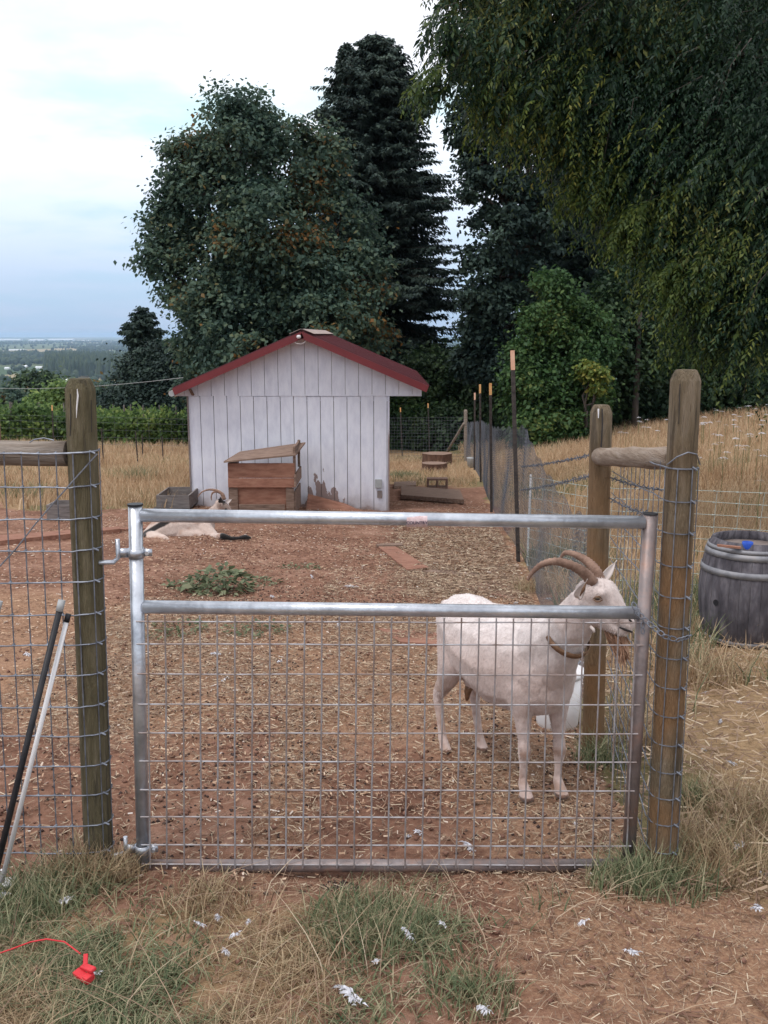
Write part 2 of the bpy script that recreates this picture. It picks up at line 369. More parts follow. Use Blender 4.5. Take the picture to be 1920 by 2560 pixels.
edge = math_(nt, 'ADD', sp.outputs[0], math_(nt, 'MULTIPLY', math_(nt, 'SUBTRACT', nB, .5), .9))
dm = ramp(nt, [(.40, 0), (.58, 1)], edge)
gm = ramp(nt, [(.35, 0), (.75, 1)], math_(nt, 'ADD', sp.outputs[2], math_(nt, 'MULTIPLY', math_(nt, 'SUBTRACT', nA, .5), .9)))
sm = ramp(nt, [(.40, 0), (.80, 1)], math_(nt, 'ADD', sp.outputs[1], math_(nt, 'MULTIPLY', math_(nt, 'SUBTRACT', nB, .5), 1.2)))
veg = mixc(nt, math_(nt, 'MULTIPLY', gm.outputs[0], .65), dryc.outputs[0], greenc.outputs[0])
d2 = mixc(nt, math_(nt, 'MULTIPLY', sm.outputs[0], .55), dirtc.outputs[0], strawc.outputs[0])
nearc = mixc(nt, dm.outputs[0], veg, d2)
# valley fields
vo = N(nt, 'ShaderNodeTexVoronoi'); vo.inputs['Scale'].default_value = 1.0; mpv = N(nt, 'ShaderNodeMapping'); mpv.inputs['Scale'].default_value = (1 / 520, 1 / 900, 0)
L(nt, pos, mpv.inputs[0]); L(nt, mpv.outputs[0], vo.inputs['Vector'])
sv = N(nt, 'ShaderNodeSeparateColor'); L(nt, vo.outputs['Color'], sv.inputs[0])
fieldc = ramp(nt, [(0, (.05, .085, .035)), (.28, (.085, .12, .05)), (.45, (.06, .095, .05)), (.62, (.12, .14, .07)), (.80, (.33, .26, .15)), (.9, (.40, .31, .19))], sv.outputs[0], 'CONSTANT')
nV = noise(1 / 180, 5, .6); fc = mixc(nt, math_(nt, 'MULTIPLY', nV, .5), fieldc.outputs[0], (.05, .08, .035))
allc = mixc(nt, at.outputs['Alpha'], nearc, fc)
L(nt, allc, b.inputs['Base Color']); b.inputs['Roughness'].default_value = .95; b.inputs['Specular IOR Level'].default_value = .15
hgt = math_(nt, 'ADD', math_(nt, 'MULTIPLY', nB, .6), math_(nt, 'MULTIPLY', nC, .35))
bp = N(nt, 'ShaderNodeBump'); bp.inputs['Strength'].default_value = .8; bp.inputs['Distance'].default_value = .03; L(nt, hgt, bp.inputs['Height']); L(nt, bp.outputs[0], b.inputs['Normal'])

# ------------------------------------------------------------------ foliage helpers
def unit(v): return v / np.maximum(np.linalg.norm(v, axis=-1, keepdims=True), 1e-9)
def leaf_quads(c, d, s, Ln, W, droop=0.0):
    """diamond leaves: base c, axis d, side s"""
    Ln = np.asarray(Ln).reshape(-1, 1); W = np.asarray(W).reshape(-1, 1)
    mid = c + d * Ln * .45; tip = c + d * Ln; tip[:, 2] -= droop * Ln[:, 0]
    V = np.stack([c, mid + s * W / 2, tip, mid - s * W / 2], 1).reshape(-1, 3)
    n = len(c); return V, np.arange(n * 4).reshape(n, 4)
def blades(x, y, h, wd, lean, name, m, seg=3, parent=None, z=None):
    """grass blades as tapered curved strips"""
    n = len(x); z = H(x, y) - .005 if z is None else z
    az = rng.random(n) * 6.283; ld = np.stack([np.cos(az), np.sin(az)], -1) * (lean * h)[:, None]
    fa = rng.random(n) * 6.283; sx = np.stack([np.cos(fa), np.sin(fa)], -1)
    Vs = []
    for k in range(seg + 1):
        t = k / seg; ww = wd * (1 - t ** 1.5) / 2 + .0002
        cx = x + ld[:, 0] * t ** 1.8; cy = y + ld[:, 1] * t ** 1.8; cz = z + h * (t - .35 * np.minimum(lean, 1.3) * t * t * .8)
        Vs.append(np.stack([cx + sx[:, 0] * ww, cy + sx[:, 1] * ww, cz], -1)); Vs.append(np.stack([cx - sx[:, 0] * ww, cy - sx[:, 1] * ww, cz], -1))
    V = np.stack(Vs, 1).reshape(-1, 3); k = 2 * (seg + 1); base = (np.arange(n) * k)[:, None]
    F = np.concatenate([base + np.array([[2 * i, 2 * i + 1, 2 * i + 3, 2 * i + 2]]) for i in range(seg)], 0)
    return mesh_np(name, V, F, m, parent)
def limb_mesh(paths, name, m, parent, n=7):
    mb = MB()
    for pts, r in paths: mb.tube(pts, r, n)
    return mb.build(name, m, parent, smooth=True)
def curve_pts(a, b, sag=.0, k=5, jit=.0):
    a = Vector(a); b = Vector(b); out = []
    for i in range(k + 1):
        t = i / k; p = a.lerp(b, t); p.z += sag * 4 * t * (1 - t)
        if 0 < i < k: p += Vector((random.uniform(-jit, jit), random.uniform(-jit, jit), random.uniform(-jit, jit)))
        out.append(p)
    return out
def broadleaf(name, label, base, clumps, nleaf, lsize, m, seed, group=None, subs=60, sub_s=.3, trunk_r=.2, flat=.65, cat='tree', limbs=True, density_pow=1.6):
    r = np.random.default_rng(seed); root = thing(name, base, label, cat, group)
    cl = np.array([[*c[0], c[1], c[2] if len(c) > 2 else c[1] * .9, c[1]] for c in clumps], float)  # x y z rx rz ry
    wts = cl[:, 3] ** density_pow; wts /= wts.sum()
    ns = max(int(subs * len(cl)), 10); ci = r.choice(len(cl), ns, p=wts)
    dv = unit(r.normal(size=(ns, 3))); rad = .55 + .5 * r.random(ns) ** .6
    sc = cl[ci, :3] + dv * rad[:, None] * np.stack([cl[ci, 3], cl[ci, 5], cl[ci, 4]], -1)
    ss = sub_s * (.6 + .8 * r.random(ns)); li = r.integers(0, ns, nleaf)
    off = r.normal(size=(nleaf, 3)) * np.array([1, 1, flat]); P = sc[li] + off * ss[li][:, None]
    P[:, 2] = np.maximum(P[:, 2], H(P[:, 0], P[:, 1]) + .02)
    nrm = unit(r.normal(size=(nleaf, 3)) * .7 + np.array([0, 0, 1.0]) + unit(P - cl[ci[li], :3]) * .5)
    d = unit(np.cross(nrm, unit(r.normal(size=(nleaf, 3))))); d[:, 2] -= .25; d = unit(d); s = unit(np.cross(nrm, d))
    Ln = lsize * (.6 + .8 * r.random(nleaf)); V, Fq = leaf_quads(P, d, s, Ln, Ln * .72, .15)
    mesh_np('crown', V, Fq, m, root)
    paths = []; b0 = Vector(base); top = Vector(cl[np.argmax(cl[:, 3]), :3])
    if limbs:
        fork = b0.lerp(top, .45); paths.append((curve_pts(b0 - Vector((0, 0, .1)), fork, 0, 4, trunk_r * .2), [trunk_r * (1 - .1 * i) for i in range(5)]))
        for c in cl:
            e = Vector(c[:3]); paths.append((curve_pts(fork - Vector((0, 0, random.uniform(0, .3)) ), e, .1 * (e - fork).length * .3, 5, .12), [trunk_r * .5 * (1 - .16 * i) for i in range(6)]))
            for q in range(3):
                e2 = e + Vector(unit(r.normal(size=3))) * c[3] * .8
                paths.append((curve_pts(b0.lerp(e, 1) , e2, .05, 3, .05), [trunk_r * .12, trunk_r * .1, trunk_r * .07, trunk_r * .03]))
        limb_mesh(paths, 'trunk', M['bark'], root, 7)
    return root
def conifer(name, label, base, height, rmax, m, seed, z0=.06, group=None, ragged=.25, leanx=0, step=.28, nb=7, droop=.22, prof=None, twig=.34, tops=None, trunk_r=.22):
    r = np.random.default_rng(seed); root = thing(name, base, label, 'tree', group); b0 = Vector(base)
    Vs = []; D = []; S = []; LL = []; W = []; paths = []
    tops = tops or [(0, 0, 1.0)]
    for (tx, ty, hf) in tops:
        h = z0 * height; hh = height * hf
        if (tx, ty) != (0, 0): h = height * .6
        while h < hh * .995:
            t = h / hh; R0 = rmax * (prof(t) if prof else (1 - t) ** .75)
            cx = b0.x + leanx * t + tx * max(0, (t - .6) / .4); cy = b0.y + ty * max(0, (t - .6) / .4)
            if (tx, ty) != (0, 0): R0 = rmax * .34 * (1 - t) / .4 + .1
            for k in range(nb):
                az = r.random() * 6.283; ln = R0 * (1 - ragged + 2 * ragged * r.random()) + .12; hz = h + r.uniform(-step, step) * .5
                kk = max(4, int(ln / .062)); tt = (np.arange(kk) + r.random()) / kk
                dirv = np.array([math.cos(az), math.sin(az), 0]); side = np.array([-dirv[1], dirv[0], 0])
                dr = droop * r.uniform(.6, 1.4)
                bx = np.array([cx, cy, b0.z + hz]) + dirv * (ln * tt)[:, None] + np.array([0, 0, 1]) * (ln * (-dr * 1.6 * tt + dr * .9 * tt ** 2 + .15 * (1 - t) * 0))[:, None]
                if ln > .7 and k % 2 == 0:
                    pts = [Vector(bx[0]) - Vector(dirv) * ln * tt[0], Vector(bx[kk // 2]), Vector(bx[-1])]; paths.append((pts, [.025 + ln * .008, .015, .004]))
                for sg in (-1, 1, 0):
                    n = kk; spread = r.uniform(.45, 1.0, n)
                    d = dirv * .55 + side * sg * spread[:, None] + np.array([0, 0, -1]) * r.uniform(.05, .65, n)[:, None]
                    if sg == 0: d = dirv * r.uniform(.3, 1, n)[:, None] + np.array([0, 0, -1]) * r.uniform(.3, 1.2, n)[:, None] + side * r.normal(size=n)[:, None] * .4
                    d = unit(d); nn = unit(np.array([0, 0, 1.0]) + r.normal(size=(n, 3)) * .45); s = unit(np.cross(nn, d))
                    w8 = np.minimum(1, .45 + 1.2 * (1 - tt)) * np.minimum(1, .3 + ln)
                    Vs.append(bx + r.normal(size=(n, 3)) * .03); D.append(d); S.append(s); LL.append(twig * w8 * r.uniform(.6, 1.25, n)); W.append(twig * .30 * r.uniform(.6, 1.2, n))
            h += step * (.7 + .6 * r.random()) * (.55 + .45 * (1 - t))
        paths.append(([b0 + Vector((0, 0, -.2)), b0 + Vector((leanx * .5, 0, height * .5)), Vector((b0.x + leanx + tx, b0.y + ty, b0.z + hh))], [trunk_r, trunk_r * .55, .02]))
    V, Fq = leaf_quads(np.concatenate(Vs), np.concatenate(D), np.concatenate(S), np.concatenate(LL), np.concatenate(W), .1)
    mesh_np('crown', V, Fq, m, root); limb_mesh(paths, 'trunk', M['bark'], root, 6)
    return root

LM = {}
LM['maple'] = leafmat('maple_leaves', [(0, (.030, .062, .052)), (.35, (.056, .102, .078)), (.62, (.084, .135, .095)), (.86, (.115, .155, .088)), (.94, (.17, .12, .045)), (1, (.24, .12, .04))], .4, clump=.35)
LM['fir'] = leafmat('fir_needles', [(0, (.018, .034, .031)), (.5, (.038, .062, .053)), (1, (.068, .098, .076))], .15, .7, clump=.5)
LM['firwarm'] = leafmat('dark_conifer_needles', [(0, (.010, .025, .023)), (.5, (.024, .045, .038)), (1, (.046, .076, .052))], .12, .7, clump=.5)
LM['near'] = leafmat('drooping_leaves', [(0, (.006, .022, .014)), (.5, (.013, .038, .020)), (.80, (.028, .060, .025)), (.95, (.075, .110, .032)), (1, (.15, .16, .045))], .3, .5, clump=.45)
LM['litleaf'] = leafmat('lit_colour_leaves', [(0, (.030, .062, .018)), (.5, (.075, .115, .028)), (.85, (.15, .185, .040)), (1, (.26, .25, .06))], .45, .5, clump=.8)  # brighter leaf colour, stands in for light on the hanging sprays
LM['sapling'] = leafmat('sapling_leaves', [(0, (.024, .062, .024)), (.5, (.050, .108, .036)), (.85, (.085, .150, .045)), (1, (.12, .15, .04))], .35, clump=.6)
LM['shrub'] = leafmat('shrub_leaves', [(0, (.014, .034, .018)), (.5, (.030, .060, .028)), (1, (.065, .105, .040))], .3, clump=.6)
LM['yellowgreen'] = leafmat('yellow_green_leaves', [(0, (.08, .13, .03)), (.6, (.17, .22, .05)), (1, (.34, .30, .07))], .4)
LM['vine'] = leafmat('vine_leaves', [(0, (.05, .10, .035)), (.45, (.11, .185, .06)), (.8, (.20, .29, .085)), (1, (.32, .38, .12))], .45, clump=.8)
LM['weed'] = leafmat('weed_leaves', [(0, (.07, .095, .05)), (.6, (.15, .18, .10)), (1, (.26, .27, .17))], .25)
LM['grassgreen'] = leafmat('green_blades', [(0, (.075, .105, .055)), (.4, (.155, .19, .10)), (.7, (.29, .29, .17)), (1, (.46, .39, .26))], .3)
LM['grassdry'] = leafmat('dry_blades', [(0, (.20, .13, .08)), (.5, (.38, .275, .17)), (.85, (.56, .44, .29)), (1, (.18, .20, .10))], .3)
LM['meadow'] = leafmat('meadow_blades', [(0, (.30, .19, .11)), (.45, (.50, .35, .22)), (.8, (.62, .47, .32)), (.93, (.30, .25, .13)), (1, (.12, .15, .07))], .3, clump=.35)
LM['straw'] = leafmat('straw', [(0, (.12, .07, .048)), (.4, (.25, .165, .115)), (.8, (.39, .285, .195)), (1, (.58, .49, .37))], .1, .6)

LM['chaff'] = leafmat('chaff_bits', [(0, (.075, .036, .025)), (.35, (.18, .095, .06)), (.65, (.36, .22, .145)), (.92, (.52, .38, .27)), (1, (.62, .56, .52))], .0, .8)
# ------------------------------------------------------------------ valley: woods, barns
def valley_xy(px, py):
    v = (1280 - py) / F; ang = PITCH - math.atan(v); Y = (79.0 + CAMZ) / math.tan(ang)
    p = pix(px, py, Y); return p.x, Y
def tree_cloud(name, x, y, h, rr, m, label=None, kind='stuff', cone=True):
    n = len(x); z = g(x, y); k = 6; ang = np.arange(k) * 2 * math.pi / k
    lv = [(1.0, .12), (.75, .45), (.42, .75)] if cone else [(.55, .12), (1.0, .40), (.85, .75)]
    V = []
    for (rf, hf) in lv:
        jr = 1 + .35 * (rng.random((n, k)) - .5)
        V.append(np.stack([x[:, None] + np.cos(ang) * rr[:, None] * rf * jr, y[:, None] + np.sin(ang) * rr[:, None] * rf * jr, (z + h * hf)[:, None] + np.zeros((n, k))], -1))
    V.append(np.stack([x, y, z + h], -1)[:, None, :]); V = np.concatenate(V, 1); s = 3 * k + 1; base = (np.arange(n) * s)[:, None]; T = []
    for a in (0, 1):
        for i in range(k):
            j = (i + 1) % k; T += [(a * k + i, a * k + j, (a + 1) * k + j), (a * k + i, (a + 1) * k + j, (a + 1) * k + i)]
    for i in range(k): T.append((2 * k + i, 2 * k + (i + 1) % k, 3 * k))
    Fq = np.concatenate([base + np.array([t]) for t in T], 0)
    return tag(mesh_np(name, V.reshape(-1, 3), Fq, m), label, 'woods' if label else None, None, kind)
LM['far'] = leafmat('far_woods_foliage', [(0, (.016, .030, .018)), (.6, (.030, .050, .026)), (1, (.055, .075, .035))], .0, .8)
# scattered woods
n = 60000; yy = 950 * (11 ** rng.random(n)); xx = yy * (-.46 + .62 * rng.random(n))
keep = (fbm(xx / 420, yy / 700, 4) > .52) | (rng.random(n) < .035); xx, yy = xx[keep][:14000], yy[keep][:14000]
tree_cloud('valley_woods', xx, yy, rng.uniform(9, 22, len(xx)), rng.uniform(4, 9, len(xx)), LM['far'], 'scattered woods and hedgerows on the hazy valley floor', cone=False)
x0, y0 = valley_xy(115, 947); x1, y1 = valley_xy(420, 950)
n = 2600; tt = rng.random(n); dd = rng.random(n) ** .8
fx = (x0 + (x1 - x0) * tt) * (1 + dd * .5); fy = (y0 + (y1 - y0) * tt) * (1 + dd * .5)
tree_cloud('conifer_plantation', fx, fy, rng.uniform(24, 40, n), rng.uniform(4, 7, n), LM['far'], 'dense dark conifer wood standing in the valley left of the shed')
M['barnwhite'] = nmat('barn_white', [(.3, (.70, .72, .74)), (.7, (.80, .82, .84))], .1)
M['barnroof'] = nmat('barn_roof', [(.3, (.55, .57, .6)), (.7, (.75, .77, .8))], .1)
def barn(px, py, wpx, hpx, label, gable=True):
    x, y = valley_xy(px, py); wd = wpx / F * y; ht = hpx / F * y; zz = float(g(x, y))
    root = thing('farm_building', (x, y, zz), label, 'building', 'pale buildings on the valley floor')
    dp = max(wd * .45, 12); mb = MB(); mb.box((x, y + dp / 2, zz + ht * .3), (wd, dp, ht * .6)); mb.build('wall', M['barnwhite'], root)
    mb = MB(); h0 = zz + ht * .6; e = wd * .02
    v = [(x - wd / 2 - e, y - e, h0), (x + wd / 2 + e, y - e, h0), (x + wd / 2 + e, y + dp + e, h0), (x - wd / 2 - e, y + dp + e, h0), (x - wd / 2 - e, y + dp / 2, h0 + ht * .5), (x + wd / 2 + e, y + dp / 2, h0 + ht * .5)]
    mb.add(v, [(0, 1, 5, 4), (2, 3, 4, 5), (0, 4, 3), (1, 2, 5), (3, 2, 1, 0)]); mb.build('roof', M['barnroof'], root)
barn(163, 957, 34, 9, 'long white greenhouse in the valley just left of the left gate post')
barn(16, 924, 11, 5, 'small white barn at the far left edge of the valley')
barn(60, 921, 12, 7, 'white farmhouse in the valley, left of the pair above the fence post')
barn(96, 923, 16, 6, 'pale farm shed beside the dark conifer wood')
barn(52, 958, 26, 5, 'low grey roofed barn among trees left of the greenhouse')
barn(272, 975, 26, 9, 'white building in the valley between left gate post and dark tree')
barn(240, 971, 8, 6, 'tiny white building just right of the left gate post')
barn(22, 852, 52, 4, 'long pale warehouse near the horizon, leftmost one')
barn(90, 853, 36, 4, 'pale warehouse near the horizon, second from the left')
barn(150, 852, 60, 4, 'widest pale warehouse near the horizon')
barn(215, 854, 20, 3, 'short pale warehouse near the horizon, rightmost one')
for i, (px, w_, lab) in enumerate([(40, 40, 'pale strip shaped greenhouse across mid valley at left'), (250, 30, 'pale strip shaped greenhouse in front of the far woods')]):
    barn(px, 877, w_, 3, lab)

# ------------------------------------------------------------------ trees behind and beside the shed
def E(px, py, rpx, Y, sq=.9): 
    p = pix(px, py, Y); r_ = rpx / F * Y; return (p, r_, r_ * sq)
by = 33.0; mb_ = pix(690, 1100, by); mbase = Vector((mb_.x, by, float(H(mb_.x, by))))
mc = [(600, 370, 105, 33), (735, 410, 100, 33.5), (520, 500, 105, 33), (425, 575, 60, 33), (500, 690, 95, 32.5), (400, 640, 48, 32.5), (570, 770, 120, 32), (525, 850, 80, 32.5), (450, 745, 35, 33), (430, 500, 45, 33),
      (670, 560, 120, 32.0), (740, 660, 110, 32.3), (600, 620, 90, 31.6), (845, 570, 95, 34), (860, 700, 105, 33), (780, 800, 140, 32), (640, 850, 150, 31.5), (880, 850, 95, 33.5), (575, 290, 62, 33), (665, 300, 68, 33.5), (490, 400, 75, 33), (545, 960, 85, 33), (500, 905, 40, 33), (900, 620, 45, 34), (800, 380, 60, 34), (700, 960, 120, 33), (850, 960, 90, 33)]
broadleaf('maple_tree', 'large round maple tree with some orange leaves standing behind the shed', mbase, [E(*c) for c in mc], 120000, .155, LM['maple'], 11, subs=44, sub_s=.26, trunk_r=.34)
fb = pix(925, 1100, 41); fbase = Vector((fb.x, 41, float(H(fb.x, 41)))); ftop = pix(940, 78, 41)
conifer('fir_tree', 'tall dark fir tree with double top rising behind the maple tree', fbase, ftop.z - fbase.z, 4.25, LM['fir'], 5, z0=.10, ragged=.34, leanx=(ftop.x - fb.x), step=.21, nb=17, droop=.36,
        prof=lambda t: min(1.0, (1 - t) ** .44 * 1.05 + .05) * (.85 + .15 * math.sin(t * 30)), twig=.36, tops=[(0, 0, 1.0), (-1.25, 0, .975), (-.6, .5, .93)], trunk_r=.3)
pb = pix(368, 1040, 52); pbase = Vector((pb.x, 52, float(H(pb.x, 52)))); ptop = pix(372, 768, 52)
conifer('pine_tree', 'small dark pine tree standing left of the maple tree beyond the vineyard', pbase, ptop.z - pbase.z, 2.3, LM['firwarm'], 8, z0=.05, ragged=.3, step=.28, nb=9, droop=-.12,
        prof=lambda t: .95 * min(1, (1 - t) ** .45) * (.8 + .2 * math.sin(t * 17)), twig=.4)
# dark hedge-like trees left of the shed
hb = Vector((-9.6, 42, float(H(-9.6, 42))))
broadleaf('broad_evergreen', 'dark dense low evergreen tree directly left of the shed', hb, [E(430, 960, 65, 42), (E(360, 1000, 65, 42)), E(300, 1010, 45, 43), E(450, 1040, 70, 41), E(370, 1060, 60, 41), E(345, 930, 42, 43), E(420, 900, 50, 43), E(480, 930, 50, 42)], 30000, .15, LM['firwarm'], 21, subs=60, sub_s=.3, trunk_r=.15)
hb = Vector((-13.5, 50, float(H(-13.5, 50))))
broadleaf('bushy_tree', 'grey green bushy tree just right of the left gate post top', hb, [E(262, 1000, 38, 50), E(250, 1040, 40, 50), E(290, 1050, 45, 50)], 8000, .2, LM['maple'], 22, subs=50, sub_s=.35, trunk_r=.12)
hb = Vector((-22, 60, float(H(-22, 60))))
broadleaf('bright_bush', 'yellow green leafy tree left of the left gate post top', hb, [E(135, 1010, 38, 60), E(160, 985, 28, 60), E(95, 1035, 35, 60)], 9000, .26, LM['vine'], 23, subs=50, sub_s=.4, trunk_r=.12)
hb = Vector((-48, 130, float(H(-48, 130))))
broadleaf('oak_tree', 'dark round oak tree on the slope below the vineyard at left', hb, [E(70, 968, 24, 130), E(98, 960, 26, 130), E(85, 985, 28, 130), E(120, 975, 22, 130)], 9000, .55, LM['shrub'], 24, subs=50, sub_s=.8, trunk_r=.4)
conifer('slope_fir', 'small dark pointed fir on the slope left of the gate post', Vector((-39.5, 110, float(H(-39.5, 110)))), 8.6, 1.9, LM['firwarm'], 25, step=.5, nb=6, twig=.7)
hb = Vector((-50, 118, float(H(-50, 118))))
broadleaf('grey_thicket', 'grey green thicket at the left edge below the valley field', hb, [E(20, 1000, 26, 118), E(50, 1010, 24, 118), E(-10, 1005, 24, 118)], 5000, .5, LM['maple'], 26, subs=50, sub_s=.7, trunk_r=.2)

# right-hand wood
def conat(name, label, px, Y, top_z, rmax, mt, seed, **k):
    p = pix(px, 1050, Y); b0 = Vector((p.x, Y, float(H(p.x, Y)))); return conifer(name, label, b0, top_z - b0.z, rmax, mt, seed, **k)
wd = 'trees of the wood on the right'
p = pix(1325, 1050, 32)
broadleaf('ragged_conifer', 'tall ragged conifer at the left edge of the right hand wood', Vector((p.x, 32, float(H(p.x, 32)))), [E(*q_) for q_ in [(1165, 330, 42, 32), (1150, 275, 34, 32.3), (1215, 400, 60, 32), (1270, 290, 85, 32.5), (1195, 470, 34, 31.6), (1270, 500, 62, 32), (1205, 555, 30, 32.2), (1255, 590, 55, 31.8), (1195, 640, 36, 32), (1250, 690, 60, 32),
    (1185, 735, 30, 31.7), (1230, 770, 50, 32), (1200, 820, 44, 32.4), (1320, 700, 80, 32.6), (1330, 560, 85, 32.5), (1340, 420, 90, 32.6), (1300, 150, 100, 32.5), (1210, 190, 60, 32.2), (1170, 130, 40, 32), (1260, 30, 90, 32.5), (1360, 860, 90, 32.5), (1250, 900, 70, 32.5), (1180, 900, 50, 33), (1400, 250, 110, 33)]],
    75000, .15, LM['firwarm'], 31, group=wd, subs=34, sub_s=.17, trunk_r=.24, flat=.5)
c1 = conat('fir_tree', 'dark conifer behind the wooden fence rail', 1500, 36, 17.5, 4.0, LM['firwarm'], 32, z0=.16, ragged=.3, nb=8, step=.30, group=wd, twig=.42, trunk_r=.2)
p = pix(1700, 1050, 38); dup(c1, (p.x, 38, float(H(p.x, 38))), 1.3, 1.0, 'dark conifer directly behind the right gate post')
p = pix(1900, 1050, 37); dup(c1, (p.x, 37, float(H(p.x, 37))), 2.6, .95, 'dark conifer behind the barrel at the right edge')
p = pix(1240, 1050, 44); dup(c1, (p.x, 44, float(H(p.x, 44))), 4.1, (.5, .5, .40), 'lower dark conifer seen behind the tall fence stakes')
p = pix(1420, 1050, 43); dup(c1, (p.x, 43, float(H(p.x, 43))), 5.1, 1.0, 'conifer deep in the wood behind the maple sapling')
p = pix(1600, 1050, 46); dup(c1, (p.x, 46, float(H(p.x, 46))), .4, 1.1, 'conifer deep in the wood between the two gate side posts')
p = pix(1800, 1050, 47); dup(c1, (p.x, 47, float(H(p.x, 47))), .9, 1.15, 'conifer deep in the wood right of the right gate post')
def bush(name, label, px, py, Y, rp, nl, sz, mt, seed, more=(), subs=60, ss=.28, **k):
    p = pix(px, py, Y); b0 = Vector((p.x, Y, float(H(p.x, Y))))
    return broadleaf(name, label, b0, [E(px, py, rp, Y)] + [E(px + a, py + b_, r_, Y + c) for a, b_, r_, c in more], nl, sz, mt, seed, subs=subs, sub_s=ss, trunk_r=.09, **k)
bush('maple_sapling', 'bright green maple sapling behind the tallest fence stake', 1365, 790, 28, 55, 46000, .12, LM['sapling'], 41, [(-45, 90, 42, 0), (30, 60, 60, .4), (-20, 160, 55, -.3), (70, 130, 60, 0), (95, 10, 38, .5), (15, -75, 34, 0), (45, -40, 30, 0), (-50, 215, 45, 0), (40, 230, 60, -.5), (105, 200, 50, 0), (-30, 290, 50, -1), (70, 300, 55, -.6), (135, 80, 34, .3), (0, 345, 50, -1), (-65, 150, 28, -.2)], group=wd, subs=26, ss=.19)
bush('maple_sapling', 'mid green sapling right of the bright sapling', 1530, 850, 30, 80, 16000, .16, LM['shrub'], 42, [(30, 90, 80, 0), (-20, 150, 60, 0), (90, 0, 80, 0), (60, -120, 90, 1)], group=wd)
bush('yellow_branch_bush', 'small yellow green bush in front of the dark wood', 1470, 928, 27, 22, 1700, .12, LM['yellowgreen'], 43, [(28, 8, 20, 0), (-14, 6, 16, 0), (22, 40, 14, 0)], subs=12, ss=.1, group=wd)
# trunk seen in the gap
p = pix(1586, 1075, 29); tb = Vector((p.x, 29, float(H(p.x, 29))))
rt = thing('slim_tree', tb, 'slim bare trunk standing at the meadow edge left of the right gate post', 'tree', wd)
limb_mesh([(curve_pts(tb - Vector((0, 0, .1)), pix(1600, 780, 29.3), 0, 5, .02), [.11, .10, .09, .08, .075, .07])], 'trunk', M['bark'], rt, 8)
cl_ = [E(1600, 760, 95, 29.5), E(1660, 700, 100, 29.8), E(1560, 690, 80, 30)]
_t = broadleaf('temp', 'x', tb, cl_, 12000, .16, LM['shrub'], 44, limbs=False, subs=60)
for ch in list(_t.children): ch.parent = rt; ch.name = 'crown'
bpy.data.objects.remove(_t)
for i, (px, py, rp, Y, lab, sd_) in enumerate([
        (1190, 960, 85, 38, 'dark shrub behind the shed roof, right of the white gable', 51), (1090, 950, 90, 37, 'dark tree foliage just right of the shed roof', 52),
        (1300, 1010, 70, 33, 'dark shrub at the foot of the tall ragged conifer', 53), (1440, 1040, 60, 30, 'low shrub below the yellow green bush', 54),
        (1650, 1000, 80, 31, 'dark shrub between slim trunk and right gate post', 55), (1760, 960, 100, 32, 'dark shrub at the meadow top right of the gate post', 56),
        (1900, 960, 120, 31, 'dark shrub at the right edge above the white flowers', 57), (1560, 1030, 55, 33, 'dark undergrowth behind the slim trunk', 58),
        (1020, 1060, 70, 36, 'bright leafed bush beyond the back fence right of the shed', 59), (1130, 1075, 60, 34, 'leafy bush behind the far corner fence post', 60)]):
    Yb = Y; bush('shrub', lab, px, py, Yb, rp, 15000, .17, LM['sapling'] if sd_ in (59,) else LM['shrub'], sd_, [(rp * .7, rp * .3, rp * .7, .6), (-rp * .7, rp * .25, rp * .7, .3), (0, rp * .7, rp * .75, -.4)], group=wd, cat='shrub')

